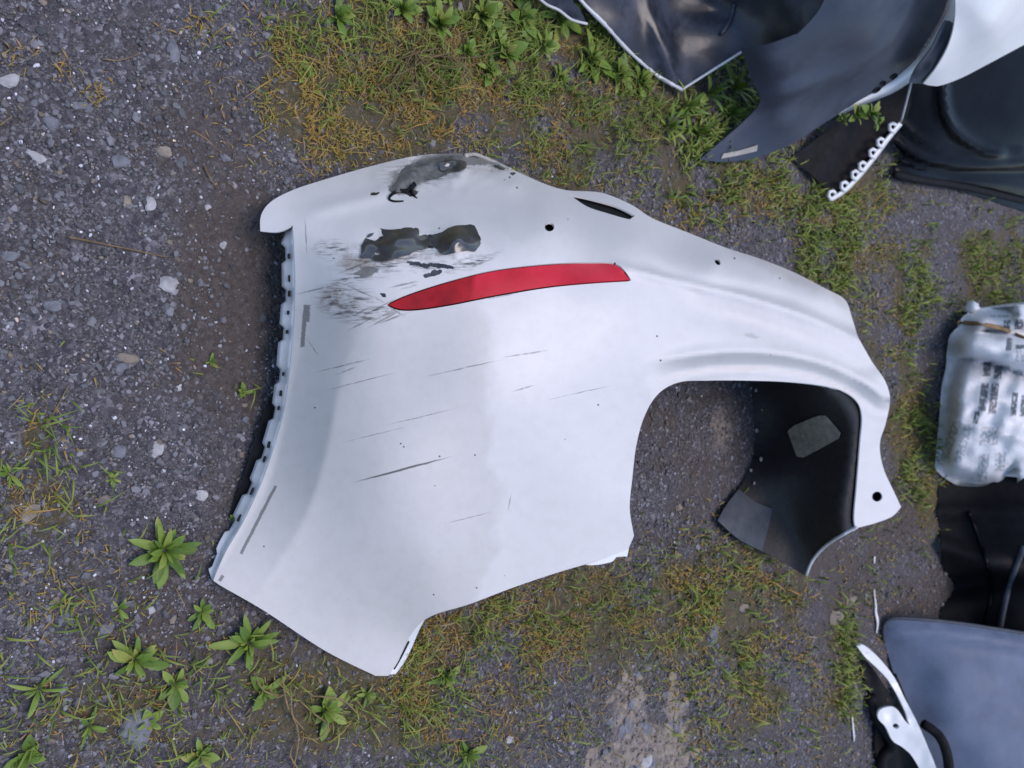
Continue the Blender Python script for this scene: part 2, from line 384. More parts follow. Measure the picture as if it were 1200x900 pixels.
# 5 specks of dirt
vs = k.n('TexVoronoi'); k.link(XY, vs.inputs['Vector']); vs.inputs['Scale'].default_value = .035
m_spk = k.math('MULTIPLY', k.step(vs.outputs['Distance'], .05, .03), k.step(n_big, .42, .5))
film = k.math('MULTIPLY', k.step(n_mid, .35, .8), .16)
edge = k.math('MULTIPLY', k.step(k.math('ADD', Y, k.math('MULTIPLY', n_mid, 60)), 272, 200), .5)     # road film on the low side, strengthened to paint in its shade too
film = k.math('ADD', film, k.math('MULTIPLY', k.math('MULTIPLY', k.step(k.math('MULTIPLY_ADD', k.noise(XY, .008, 5, .6), 130, k.math('SUBTRACT', X, k.math('MULTIPLY', Y, -.02))), 662, 640), k.step(Y, 320, 380)), .3))  # dust film left of a wavy line, deepened to paint the near corner's shade
c = k.mix(film, (.675, .66, .665), (.42, .39, .36))
c = k.mix(k.math('MAXIMUM', edge, k.math('MULTIPLY', k.step(union([blob(WXY, 930, 318, 110, 16, 25), blob(WXY, 985, 345, 40, 14, 40), blob(WXY, 880, 392, 10, 3, 10)]), 1.2, .3), .42)), c, (.30, .275, .25))
c = k.mix(k.math('MULTIPLY', m_mud, .75), c, (.25, .205, .155))
c = k.mix(k.math('MULTIPLY', m_sm, .85), c, (.035, .034, .034))
c = k.mix(k.math('MULTIPLY', m_sc, .85), c, (.06, .058, .055))
c = k.mix(m_dark, c, (.10, .10, .10))
c = k.mix(m_spk, c, (.06, .05, .045))
c = k.mix(k.math('MULTIPLY', m_grey, .8), c, k.ramp(streak, [(.35, (.05, .05, .048)), (.65, (.2, .195, .185))]))
c = k.mix(m_chip, c, k.ramp(n_mid, [(.35, (.016, .016, .018)), (.52, (.04, .04, .045)), (.7, (.09, .09, .098))]))
rg = k.math('MAXIMUM', k.math('MULTIPLY_ADD', n_mid, .16, .38), k.math('MULTIPLY', k.math('MAXIMUM', m_mud, m_sm), .75))
cw = k.math('ADD', k.math('MULTIPLY', k.math('SUBTRACT', 1.0, k.math('MAXIMUM', m_mud, m_sm)), .22), k.math('MULTIPLY', m_chip, .78), 0, True)
k.set(**{'Base Color': c, 'Roughness': rg, 'Coat Weight': cw, 'Coat Roughness': k.math('MULTIPLY_ADD', m_chip, -.22, .34), 'Specular IOR Level': .32})
k.bump(k.math('ADD', k.math('MULTIPLY', m_chip, -1.0), k.math('MULTIPLY', m_sc, -.6)), .5, .002)
M['bumper_paint'] = k.m

k = NB('reflector'); p = k.geo(); vv = k.n('TexVoronoi'); k.link(p, vv.inputs['Vector']); vv.inputs['Scale'].default_value = 260
uvn = k.n('UVMap'); uvn.uv_map = 'UVMap'; sx = k.n('SeparateXYZ'); k.link(uvn.outputs[0], sx.inputs[0])
lens = k.step(k.math('ADD', sx.outputs[0], k.math('MULTIPLY', sx.outputs[1], -.08)), .408, .416)
k.set(**{'Base Color': k.mix(lens, k.ramp(k.noise(p, 30, 3), [(.3, (.26, .004, .008)), (.7, (.42, .008, .014))]), k.ramp(k.noise(p, 14, 3), [(.3, (.46, .010, .022)), (.7, (.62, .022, .045))])), 'Roughness': .4, 'Specular IOR Level': .25, 'Coat Weight': .25, 'Coat Roughness': .1})
k.bump(vv.outputs['Distance'], .10, .002); M['reflector'] = k.m

# printed plastic sack: columns of dark print on white film
k = NB('printed_sack'); uvn = k.n('UVMap'); uvn.uv_map = 'UVMap'
p = k.geo()
sx = k.n('SeparateXYZ'); k.link(uvn.outputs[0], sx.inputs[0])
SX = k.math('MULTIPLY', sx.outputs[0], 1200); SY = k.math('MULTIPLY_ADD', sx.outputs[1], -900, 900)
cb = k.n('CombineXYZ'); k.link(SX, cb.inputs[0]); k.link(SY, cb.inputs[1])
def bar(x0, y0, x1, y1, sh):
    """one column of print, slanted by sh"""
    xx = k.math('SUBTRACT', k.math('MULTIPLY_ADD', SY, sh, SX), (x0+x1)/2+sh*(y0+y1)/2)
    return k.math('MAXIMUM', k.math('DIVIDE', k.math('ABSOLUTE', xx), (x1-x0)/2), k.math('DIVIDE', k.math('ABSOLUTE', k.math('SUBTRACT', SY, (y0+y1)/2)), (y1-y0)/2))
def bars(L):
    v = bar(*L[0])
    for l in L[1:]: v = k.math('MINIMUM', v, bar(*l))
    return k.step(v, 1.1, .88)
dk = bars([(1152, 424, 1161, 441, .1), (1165, 428, 1174, 444, .1), (1148, 449, 1157, 482, .12), (1160, 449, 1169, 485, .12), (1185, 460, 1192, 487, .1), (1196, 463, 1204, 488, .1), (1179, 396, 1186, 411, .1), (1190, 404, 1203, 409, .1), (1176, 375, 1184, 386, .1), (1189, 374, 1200, 386, .1), (1141, 482, 1147, 497, .2), (1209, 462, 1220, 488, .1), (1225, 462, 1236, 488, .1), (1215, 520, 1226, 545, .1)])
lt = bars([(1107, 494, 1119, 540, .32), (1123, 497, 1134, 542, .30), (1148, 500, 1170, 522, .1), (1146, 532, 1158, 566, .1), (1190, 410, 1202, 424, .1), (1166, 530, 1178, 552, .1), (1160, 369, 1182, 372, -.1), (1215, 375, 1240, 390, .1), (1210, 500, 1240, 510, .1)])
gl = k.n('Mapping'); k.link(cb.outputs[0], gl.inputs[0]); gl.inputs['Scale'].default_value = (.30, .22, 1); gn = k.noise(gl.outputs[0], 1.0, 2, .5)
pm = k.math('MAXIMUM', k.math('MULTIPLY', dk, k.step(gn, .25, .52)), k.math('MULTIPLY', k.math('MULTIPLY', lt, .5), k.step(gn, .40, .55)))
c = k.mix(k.math('MULTIPLY', pm, .9), k.ramp(k.noise(p, 9, 5, .6), [(.3, (.60, .61, .64)), (.7, (.80, .81, .84))]), (.07, .075, .095))
k.set(**{'Base Color': c, 'Roughness': k.math('MULTIPLY_ADD', k.noise(p, 30, 3), .3, .25), 'Specular IOR Level': .5})
k.bump(k.noise(p, 40, 4, .6, 1.2), .35, .008); M['sack'] = k.m

# ------------------------------------------------------------------ ground cover layout (pixel centre, radii, weights)
# (px, py, rx, ry, green, dry)
PATCH = [(200, 1040, 160, 60, .5, .4), (600, 1050, 200, 70, .2, .6), (900, 1040, 100, 80, .2, .6), (600, -170, 260, 70, 1.2, .7), (250, -150, 150, 60, .1, .4), (640, 40, 130, 60, 1.7, .2), (480, 80, 90, 80, .12, 1.1), (440, 130, 90, 50, .03, 1.0), (560, 120, 60, 40, .25, .55), (700, 140, 80, 60, .5, .5), (680, 190, 40, 35, .15, .7),
         (820, 130, 55, 60, 1.1, .2), (900, 215, 90, 35, .4, .45), (965, 280, 28, 60, 2.2, .3), (1000, 225, 60, 30, .4, .4), (1035, 280, 35, 50, .1, .6), (1062, 350, 9, 50, 2.2, .1), (1085, 320, 7, 30, 2.0, .1), (1075, 345, 6, 25, 1.6, .1), (1165, 310, 35, 45, 2.2, .2),
         (1085, 560, 20, 50, 2.0, .5), (1050, 460, 22, 70, .2, .7), (1070, 500, 16, 60, .6, .5), (560, 720, 120, 30, .22, .7), (640, 740, 140, 60, .12, .5), (480, 790, 60, 60, .26, .35), (720, 690, 70, 35, .1, .6), (580, 830, 120, 60, .08, .35), (500, 880, 60, 40, .2, .25),
         (890, 680, 50, 50, .15, 1.0), (800, 700, 70, 50, .25, .5), (990, 785, 13, 45, 2.4, .4), (930, 810, 60, 60, .12, .5), (840, 780, 60, 40, .2, .35), (375, 830, 65, 45, .85, .2), (250, 800, 110, 80, .4, .3), (90, 840, 110, 70, .4, .25), (60, 690, 70, 60, .3, .3),
         (50, 530, 30, 50, .7, .4), (45, 590, 40, 30, .2, .6), (70, 75, 12, 12, 0, .5), (110, 110, 14, 12, 0, .4), (20, 65, 16, 12, 0, .3), (240, 35, 30, 15, .05, .35), (370, 130, 60, 40, 0, .35), (390, 30, 50, 40, .35, .7), (330, 70, 30, 40, .1, .3), (350, 130, 25, 20, .02, .35),
         (285, 458, 9, 10, .7, .1), (245, 424, 14, 7, .5, .1), (132, 560, 8, 8, .6, 0), (1190, 330, 60, 60, .5, .1), (900, 120, 50, 50, .5, .1), (800, 240, 80, 30, .1, .4), (170, 430, 30, 15, 0, .12), (850, 860, 90, 40, .1, .25), (1030, 660, 25, 60, .1, .35), (1010, 400, 30, 60, .1, .3)]
def dens(px, py):
    g = np.zeros_like(px); d = np.zeros_like(px)
    for cx, cy, rx, ry, a, b in PATCH:
        e = np.exp(-.8*(((px-cx)/rx)**2+((py-cy)/ry)**2)); g += a*e; d += b*e
    return g, d

# ------------------------------------------------------------------ ground
def sst(x, a, b):
    t = np.clip((x-a)/(b-a), 0, 1); return t*t*(3-2*t)
def axis(lo, hi, step, far):
    a = np.arange(lo, hi, step); o = []; s = step; x = lo
    while x > -far: s *= 1.7; x -= s; o.append(x)
    l = o[::-1]; o = []; s = step; x = a[-1]
    while x < far: s *= 1.7; x += s; o.append(x)
    return np.r_[l, a, o]
gx = axis(-2.3, 2.5, .0125, 400); gy = axis(-.25, 4.6, .0125, 400)
GX, GY = np.meshgrid(gx, gy); GZ = gz(GX, GY)
fine = (np.abs(GX) < 3) & (GY > -1) & (GY < 5)
GZ = GZ+fine*.006*(vnoise(GX*85, GY*85, 31)-.5)
nx, ny = len(gx), len(gy)
V = np.c_[GX.ravel(), GY.ravel(), GZ.ravel()]
idx = np.arange(nx*ny).reshape(ny, nx)
Fq = np.c_[idx[:-1, :-1].ravel(), idx[:-1, 1:].ravel(), idx[1:, 1:].ravel(), idx[1:, :-1].ravel()]
dz = (V-EYE)@F_; ok = dz > .2
px, py = pix(np.where(ok[:, None], V, [0, 2, 0])); g, d = dens(px, py); g[~ok] = .15; d[~ok] = .2
far_ = np.hypot(V[:, 0], V[:, 1]-2) > 3.2
pn = sst(fbm(V[:, 0]*7, V[:, 1]*7, 61, 4), .36, .56)
moss = np.where(far_, .35+.3*fbm(V[:, 0]*.6, V[:, 1]*.6, 8), np.clip(d+.6*g, 0, 1.0)*(.25+.75*pn))
sand = np.where(ok, np.exp(-(((px-735)/20)**2+((py-835)/48)**2))+np.exp(-(((px-775)/36)**2+((py-885)/40)**2))+.8*np.exp(-(((px-792)/12)**2+((py-825)/34)**2))+.8*np.exp(-(((px-712)/22)**2+((py-895)/20)**2)), 0)*(.55+.9*(fbm(V[:, 0]*16, V[:, 1]*16, 91, 3)-.2))
sand = sand+.5*np.where(ok, np.exp(-(((px-845)/22)**2+((py-500)/45)**2)), 0)  # pale ground inside the arch, raised to paint over the shade there
mudm = np.where(ok, np.exp(-(((px-270)/60)**2+((py-330)/150)**2))+.15*np.exp(-(((px-800)/90)**2+((py-550)/110)**2))+.4*np.exp(-(((px-250)/160)**2+((py-760)/120)**2))+.5*np.exp(-(((px-1000)/120)**2+((py-640)/160)**2)), 0)
attr = np.c_[np.clip(moss, 0, 1), np.clip(sand, 0, 1), np.clip(mudm, 0, 1), np.ones(len(V))]
gr = mk('ground', V, Fq, M['ground'], None, attr=attr); gr['kind'] = 'structure'

# ------------------------------------------------------------------ the bumper cover
near = [(343, 264, 1), (345, 300), (346, 340), (344, 385), (340, 430), (334, 475), (324, 515), (308, 562), (286, 610), (264, 648), (250, 680, 1)]
OUT = curve([(305, 271, 1), (306, 252), (318, 236), (345, 222), (385, 209), (430, 196), (480, 184), (520, 180), (550, 181), (580, 190), (610, 203), (640, 216), (665, 223),
             (705, 226), (740, 240), (765, 256), (805, 272), (850, 290), (890, 303), (930, 319), (965, 337), (990, 351), (998, 371, 1), (1006, 396, 1), (1022, 424), (1037, 446), (1043, 468), (1038, 496),
             (1031, 520), (1035, 548), (1047, 575), (1056, 594, 1), (1046, 605), (1026, 613), (1003, 619, 1), (1001, 606), (1004, 570), (1008, 520), (1010, 486), (1000, 466), (975, 454), (930, 448), (880, 446), (830, 446), (796, 448), (772, 461), (756, 486),
             (746, 520), (741, 560), (738, 596), (743, 628, 1), (736, 644, 1), (700, 657), (650, 672), (600, 689), (550, 708), (510, 720), (490, 733), (476, 754), (466, 776), (455, 792, 1), (440, 792, 1), (380, 762), (310, 716), (258, 686), (250, 680, 1)]
            + near[::-1][1:-1] + [(343, 264, 1), (326, 272)], 4.5, True)
CTRL = [(305, 271, .075), (318, 236, .06), (345, 222, .05), (430, 196, .035), (500, 181, .03), (550, 181, .035), (610, 203, .075), (665, 223, .13), (740, 240, .19), (805, 272, .225), (850, 290, .25), (930, 319, .285), (990, 351, .31), (998, 371, .33),
        (343, 264, .115), (345, 300, .118), (346, 360, .12), (340, 430, .125), (324, 515, .118), (286, 610, .095), (250, 680, .078),
        (310, 716, .055), (380, 762, .028), (450, 792, .018), (476, 754, .055), (510, 720, .145), (600, 689, .20), (700, 657, .25), (740, 636, .275),
        (400, 450, .225), (450, 550, .288), (380, 600, .18), (420, 690, .142), (500, 650, .265), (560, 560, .335), (480, 430, .315), (600, 480, .395), (680, 560, .36), (640, 620, .29), (700, 440, .435), (420, 370, .265), (500, 350, .335),
        (600, 335, .395), (730, 320, .43), (660, 380, .425), (360, 270, .14), (420, 270, .205), (520, 270, .285), (600, 255, .292), (450, 220, .11), (520, 205, .10), (645, 266, .335), (680, 300, .39), (740, 285, .365), (800, 305, .38), (840, 308, .375), (900, 330, .37), (960, 352, .37),
        (738, 596, .32), (741, 560, .345), (756, 486, .405), (796, 448, .448), (880, 446, .468), (960, 450, .462), (1008, 490, .438), (1006, 540, .41), (1002, 615, .375),
        (800, 345, .435), (860, 360, .445), (930, 385, .445), (1000, 410, .425), (800, 400, .455), (900, 415, .47), (1000, 440, .445), (1037, 446, .41), (1041, 480, .40), (1031, 520, .385), (1056, 594, .36), (1028, 600, .365)]
tps = TPS(CTRL, .08)
crease_a = curve([(440, 330), (408, 420), (396, 460), (381, 535), (355, 611), (290, 715)], 8)
crease_b = curve([(700, 306), (760, 322), (860, 345), (930, 366), (985, 388), (1012, 402)], 8)
flare_a = curve([(752, 428), (790, 418), (840, 411), (900, 411), (960, 421), (1005, 440), (1035, 462)], 8)
crease_c = curve([(745, 296), (800, 330), (870, 338), (940, 356), (1000, 384)], 8)
fold_low = curve([(345, 252), (430, 232), (480, 216), (560, 208), (620, 225)], 8)
def side(poly, q):
    """+ on the right-hand side of the polyline direction (pixel space)"""
    best = np.full(len(q), 1e9); s = np.zeros(len(q))
    for i in range(len(poly)-1):
        a = poly[i]; b = poly[i+1]; d = b-a; t = np.clip(((q-a)@d)/(d@d), 0, 1)
        v = q-(a+t[:, None]*d); r = np.hypot(*v.T); kx = r < best
        best[kx] = r[kx]; s[kx] = np.sign(d[0]*v[kx, 1]-d[1]*v[kx, 0])
    return best*np.where(s == 0, 1, s)
def sst(x, a, b):
    t = np.clip((x-a)/(b-a), 0, 1); return t*t*(3-2*t)
def zshell(q):
    q = np.asarray(q, float); z = tps(q)
    da = side(crease_a, q); _, ta = pdist(crease_a, q)
    z = z-np.clip(da, 0, 55)*.0007*sst(ta, .10, .45)                         # steeper band below the shoulder line
    db, tb = pdist(crease_b, q); sb = side(crease_b, q)
    z = z+.020*np.exp(-(db/5.5)**2)*sst(tb, 0, .25)
    z = z-.036*np.exp(-((sb-26)/14)**2)*sst(tb, .25, .6)
    dc, tc = pdist(crease_c, q); z = z-.010*np.exp(-(dc/7)**2)*sst(tc, 0, .2)
    df, tf = pdist(flare_a, q); sf = side(flare_a, q); env = sst(tf, 0, .18)
    z = z+.008*np.exp(-(sf/5.0)**2)*env-.068*np.clip((sf-3)/17, 0, 1)*env+.010*np.exp(-((sf-25)/5)**2)*env
    dl, tl = pdist(fold_low, q); z = z+.010*np.exp(-(dl/9)**2)*sst(tl, 0, .2)*sst(tl, 1, .8)
    # dents and crumples at the scraped corner
    for cx, cy, r, h in ((500, 200, 18, -.018), (470, 214, 12, -.012), (540, 195, 12, .012), (575, 196, 12, -.012), (600, 215, 14, .010), (462, 287, 20, .014), (535, 283, 17, .020), (447, 278, 9, -.008), (500, 286, 12, -.007), (440, 300, 18, -.005), (640, 250, 25, .008), (700, 355, 60, .006), (560, 640, 70, -.006)):
        z = z+h*np.exp(-((q[:, 0]-cx)**2+(q[:, 1]-cy)**2)/r**2)
    crum = np.exp(-(((q[:, 0]-535)/75)**2+((q[:, 1]-200)/22)**2))
    z = z+crum*.016*(vnoise(q[:, 0]/9, q[:, 1]/7, 4)-.5)
    z = z+.003*(vnoise(q[:, 0]/70, q[:, 1]/70, 2)-.5)
    return z
REF = curve([(455, 357, 1), (480, 346), (530, 330), (580, 318), (640, 311), (690, 309), (722, 311), (738, 328, 1), (690, 331), (640, 336), (580, 346), (530, 356), (490, 362), (468, 362)], 5, True)
refc = REF.mean(0)
def offset_loop(L, dd):
    t = np.roll(L, -1, 0)-np.roll(L, 1, 0); n_ = np.c_[t[:, 1], -t[:, 0]]/np.hypot(*t.T)[:, None]
    if ((n_*(L-L.mean(0))).sum(1) < 0).mean() > .5: n_ = -n_
    return L+n_*dd
REFH = offset_loop(REF, 1.7)
SLOT = curve([(668, 223.5, 1), (690, 228), (722, 237), (744, 248, 1), (738, 252), (712, 245), (688, 237)], 5, True)
SLOT = SLOT+np.array([0, 5.0])
holes = [REFH, circ(644, 266, 5.6, 5.2), circ(841, 307, 4.2, 2.8, 12, .9), circ(1028, 582, 6.2, 6.0), SLOT]
bumper = thing('bumper_cover', 'large scraped white car bumper cover with red reflector lying on the gravel', 'car bumper', (.0, 1.1, 0))
flatsheet('outer_shell', OUT, zshell, M['bumper_paint'], bumper, 4.5, holes, .0035, M['liner'])
# return walls on the low / far side, running down behind the visible outline
def skirt(name, idx_pts, zf, mat, parent, out=(0, 0), zb=.012, rows=6, curl=.02, top_lift=0):
    P = at(idx_pts[:, 0], idx_pts[:, 1], zf(idx_pts)-top_lift); n = len(P); V = []
    for j in range(rows):
        t = j/(rows-1); Q = P.copy(); Q[:, 2] = P[:, 2]*(1-t)+np.minimum(zb, P[:, 2])*t
        Q[:, 0] += out[0]*t+curl*math.sin(math.pi*t)*np.sign(out[0]); Q[:, 1] += out[1]*t
        V.append(Q)
    V = np.concatenate(V)
    Fc = [(j*n+i, j*n+i+1, (j+1)*n+i+1, (j+1)*n+i) for j in range(rows-1) for i in range(n-1)]
    return mk(name, V, Fc, mat, parent, None, True, .003)
i0 = np.argmin(np.hypot(*(OUT-(345, 222)).T)); i1 = np.argmin(np.hypot(*(OUT-(990, 351)).T)); i2 = np.argmin(np.hypot(*(OUT-(1031, 520)).T))
skirt('lower_wall', OUT[i0:i1+1], zshell, M['white_rim'], bumper, (.015, .0), top_lift=.002, curl=.0)
skirt('end_wall', OUT[i1:i2+1], zshell, M['white_rim'], bumper, (.0, .05), top_lift=.002, curl=.0)
# reflector with its bezel
flatsheet('reflector', REF, lambda q: zshell(q)-.0025, M['reflector'], bumper, 5, (), .006)
flatsheet('reflector_pocket', offset_loop(REF, 3.0), lambda q: zshell(q)-.012, M['black_plastic'], bumper, 7, (), .003)
# paint torn off down to the dark plastic, and the folded skin above it
def zc1(q): return zshell(q)+.0015+.010*(vnoise(q[:, 0]/13+3, q[:, 1]/9, 21)-.35)
def zc2(q): return zshell(q)+.0015+.012*np.exp(-(((q[:, 0]-536)/14)**2+((q[:, 1]-280)/9)**2))+.006*(vnoise(q[:, 0]/11, q[:, 1]/8, 22)-.5)
CL = curve([(423, 302), (424, 288), (430, 276), (440, 271), (442, 267), (458, 269), (475, 267), (490, 268), (492, 275), (500, 278), (503, 284), (499, 291), (488, 293), (480, 298), (465, 302), (448, 306), (434, 302)], 3, True)
CR = curve([(503, 281), (508, 275), (518, 272), (528, 266), (545, 263), (556, 264), (560, 272), (563, 280), (562, 288), (556, 294), (545, 294), (535, 296), (525, 298), (516, 296), (510, 290), (504, 288)], 3, True)
CL = CL+1.6*(np.c_[vnoise(CL[:, 0]/2.5, CL[:, 1]/2.5, 3), vnoise(CL[:, 0]/2.5, CL[:, 1]/2.5, 4)]-.5); CR = CR+1.6*(np.c_[vnoise(CR[:, 0]/2.5, CR[:, 1]/2.5, 5), vnoise(CR[:, 0]/2.5, CR[:, 1]/2.5, 6)]-.5)
flatsheet('scraped_patch', CL, zc1, M['scraped'], bumper, 3, (), .002)
flatsheet('scraped_patch', CR, zc2, M['scraped'], bumper, 3, (), .002)
FLP = curve([(456, 222), (466, 212), (470, 200), (482, 192), (500, 186), (520, 183), (538, 183), (546, 190), (545, 198), (530, 202), (515, 208), (503, 211), (494, 209), (487, 215), (479, 221), (468, 225)], 3, True)
flr = curve([(466, 220), (480, 205), (505, 194), (540, 187)], 4)
flatsheet('folded_skin', FLP, lambda q: zshell(q)+.002+.016*np.exp(-(pdist(flr, q)[0]/5)**2)+.006*(vnoise(q[:, 0]/6, q[:, 1]/5, 8)-.4), M['scraped_flap'], bumper, 3, (), .003)
flatsheet('scraped_patch', curve([(516, 190), (530, 187), (545, 189), (545, 197), (531, 201), (517, 200)], 3, True), lambda q: zshell(q)+.007+.016*np.exp(-(pdist(flr, q)[0]/5)**2)+.006*(vnoise(q[:, 0]/6, q[:, 1]/5, 8)-.4), M['scraped'], bumper, 3, (), .002)
hk = curve([(486, 216), (478, 224), (468, 224), (459, 228), (456, 233), (462, 236), (473, 235.5)], 2.5); tube('torn_sliver', at(hk[:, 0], hk[:, 1], zshell(hk)+.003), np.linspace(.0065, .0014, len(hk)), M['black_plastic'], bumper, 6, .6)
hk = curve([(482, 219), (484, 228), (489, 232)], 2.5); tube('torn_sliver', at(hk[:, 0], hk[:, 1], zshell(hk)+.003), np.linspace(.006, .0012, len(hk)), M['black_plastic'], bumper, 6, .6)
tr = curve([(545, 183), (556, 181), (570, 186), (582, 191), (598, 199)], 3); tube('torn_edge', at(tr[:, 0], tr[:, 1], zshell(tr)+.002), .0035+.004*vnoise(tr[:, 0]/4, tr[:, 1]/4, 3), M['sticker'], bumper, 6, .6)
# sensor bores
for (cx, cy, rx, ry, rot) in ((644, 266, 5.4, 5.0, 0), (841, 307, 4.0, 2.6, .9), (1028, 582, 6.0, 5.8, 0)):
    c = circ(cx, cy, rx, ry, 12, rot); z = zshell(c); a = at(c[:, 0], c[:, 1], z-.001)
    ctr = at(cx, cy, z.mean()); t = at(cx, cy, z.mean()-.03)-ctr
    V = np.concatenate([a, ctr+(a-ctr)*.8+t]); n = len(c)
    mk('sensor_bore', V, [(i, (i+1) % n, n+(i+1) % n, n+i) for i in range(n)]+[tuple(range(n, 2*n))], M['black_plastic'], bumper)
flatsheet('slot_backing', SLOT+(SLOT-SLOT.mean(0))*.25, lambda q: zshell(q)-.022, M['black_plastic'], bumper, 6, (), .003)
# mounting flange along the near edge, with slots, and the black strip below it
NR = curve(near, 4.5)
tN = np.linspace(0, 1, len(NR))
off = np.interp(tN, [0, .05, .3, .55, .8, .97, 1], [4, 15, 17, 15, 15, 10, 1])
tabs = np.where(np.sin(tN*58) > -.35, 1, .70); tabs[:2] = .4
d = np.gradient(NR, axis=0); nn = np.c_[-d[:, 1], d[:, 0]]/np.hypot(*d.T)[:, None]
if nn[len(nn)//2, 0] > 0: nn = -nn
zN = zshell(NR); V = []; rows = 5
for j in range(rows):
    t = j/(rows-1); q = NR+nn*(off*np.where(t == 1, tabs, 1.0)*t)[:, None] if t == 1 else NR+nn*(off*tabs*t)[:, None]
    zz = zN-.001-.035*t**.8
    V.append(at(q[:, 0], q[:, 1], np.maximum(zz, .02)))
V = np.concatenate(V); n = len(NR)
Fc = [(j*n+i, (j+1)*n+i, (j+1)*n+i+1, j*n+i+1) for j in range(rows-1) for i in range(n-1)]
fl = mk('mounting_flange', V, Fc, M['white_rim'], bumper, None, True, .0025)
for tt in (.09, .145, .19, .245, .29, .41, .46, .50, .60, .645, .735, .82):
    i = int(tt*(n-1)); q = NR[i]+nn[i]*off[i]*.45; dv = d[i]/np.hypot(*d[i]); L = random.uniform(2.2, 5); wd = random.uniform(1.2, 2.0)
    c = np.array([q+dv*L*a+nn[i]*wd*b for a, b in ((-1, -.6), (-.6, -1), (.6, -1), (1, -.6), (1, .6), (.6, 1), (-.6, 1), (-1, .6))])
    zz = zN[i]-.001-.035*.45**.8
    top = at(c[:, 0], c[:, 1], np.full(8, zz+.004)); bot = at(c[:, 0], c[:, 1], np.full(8, zz-.004))
    mk('clip_slot', np.concatenate([top, bot]), [tuple(range(8))]+[(i_, (i_+1) % 8, 8+(i_+1) % 8, 8+i_) for i_ in range(8)], M['black_plastic'], fl, None, False)
br = TPS([(324, 470, .028), (318, 500, .026), (300, 545, .02), (286, 590, .016), (304, 565, .022), (322, 512, .03), (282, 606, .014)], .1)
flatsheet('black_strip', curve([(330, 440, 1), (316, 468), (303, 500), (289, 545), (277, 582), (268, 606, 1), (290, 592), (312, 556), (328, 510), (338, 460, 1)], 5, True), lambda q: br(q), M['black_plastic'], bumper, 6)
# wheel-arch liner standing at the far end
LZ = TPS([(870, 425, .0), (878, 450, .0), (884, 490, .0), (883, 530, .0), (873, 562, .01), (845, 600, .015), (840, 613, .02), (890, 645, .05), (945, 675, .10), (962, 644, .17), (1000, 622, .33), (1013, 600, .36), (1014, 540, .385), (1014, 495, .405), (1000, 462, .425), (960, 440, .40), (930, 420, .25),
          (950, 500, .20), (950, 560, .19), (920, 480, .10), (915, 560, .10), (905, 600, .06), (930, 620, .09), (980, 600, .28), (980, 500, .30)], .2)
LO = curve([(872, 428, 1), (879, 450), (884, 490), (883, 528), (875, 558), (866, 572, 1), (850, 592), (840, 610, 1), (868, 634), (905, 652), (944, 675, 1), (952, 656), (968, 638), (992, 624), (1006, 616, 1), (1014, 560), (1014, 500), (1004, 470), (985, 456), (955, 438, 1), (910, 425)], 6, True)
def zl(q): return np.minimum(LZ(q), zshell(q)-.012)
ln = flatsheet('arch_liner', LO, zl, M['liner'], bumper, 8, (), .003)
FP = curve([(866, 573, 1), (851, 592), (841, 610, 1), (866, 632), (893, 646, 1), (900, 620), (905, 596, 1), (885, 588)], 6, True)
flatsheet('liner_flap', FP, lambda q: zl(q)+.004+.006*sst(q[:, 0], 905, 850), M['flap'], bumper, 7)
flatsheet('foam_pad', curve([(923, 506, 1), (930, 499), (960, 487), (966, 488), (984, 508), (982, 514), (940, 536), (934, 535)], 5, True), lambda q: zl(q)+.006, M['pad'], ln, 6, (), .004)
tube('liner_edge', strip_curve([(945, 674), (952, 657), (967, 640), (992, 624), (1004, 618)], [.106, .14, .20, .30, .345]), .0045, M['white_rim'], ln)
for cx, cy, r in ((886, 457, 2.2), (887, 504, 2.6), (892, 538, 2.4), (880, 551, 1.8), (884, 566, 1.6), (893, 480, 1.2), (941, 511, 1.5)):
    c = circ(cx, cy, r*.8, r*1.2, 8); zc = float(zl(np.array([[cx, cy]]))[0])
    a = at(c[:, 0], c[:, 1], zc+.004*np.ones(8)); b = at(c[:, 0], c[:, 1], zc-.004*np.ones(8)); t = at(cx, cy, zc+.007)
    mk('clip', np.concatenate([b, a, [t]]), [(i, (i+1) % 8, 8+(i+1) % 8, 8+i) for i in range(8)]+[(8+i, 8+(i+1) % 8, 16) for i in range(8)], M['sticker'], ln)
# painted return lip along the arch rim and the free long edge
def edge_lip(name, a, b, drop, parent, inset=.008, mat=None):
    ia = np.argmin(np.hypot(*(OUT-a).T)); ib = np.argmin(np.hypot(*(OUT-b).T)); q = OUT[ia:ib+1]; z = zshell(q)
    P = at(q[:, 0], q[:, 1], z-.0015); Q = P.copy(); Q[:, 2] -= drop
    n = len(q); V = np.concatenate([P, Q])
    return mk(name, V, [(i, i+1, n+i+1, n+i) for i in range(n-1)], mat or M['white_paint'], parent, None, True, .0025)
edge_lip('arch_lip', (985, 458), (743, 628), .022, bumper)
edge_lip('edge_lip', (736, 644), (455, 792), .02, bumper)

def zlip(q): return zshell(q)-.012
flatsheet('edge_flange', curve([(450, 791, 1), (461, 773), (472, 751), (488, 731), (500, 722, 1), (491, 739), (482, 760), (472, 779), (461, 793, 1)], 4, True), lambda q: zlip(q)-.006, M['white_paint'], bumper, 4, (), .003)
c = curve([(462, 784), (470, 770), (479, 752)], 3); tube('flange_groove', at(c[:, 0], c[:, 1], zlip(c)), .0022, M['black_plastic'], bumper, 5)
flatsheet('edge_flange', curve([(686, 662, 1), (712, 653), (737, 643, 1), (735, 652, 1), (722, 653), (718, 658), (700, 662)], 4, True), lambda q: zlip(q)-.004, M['white_paint'], bumper, 4, (), .003)

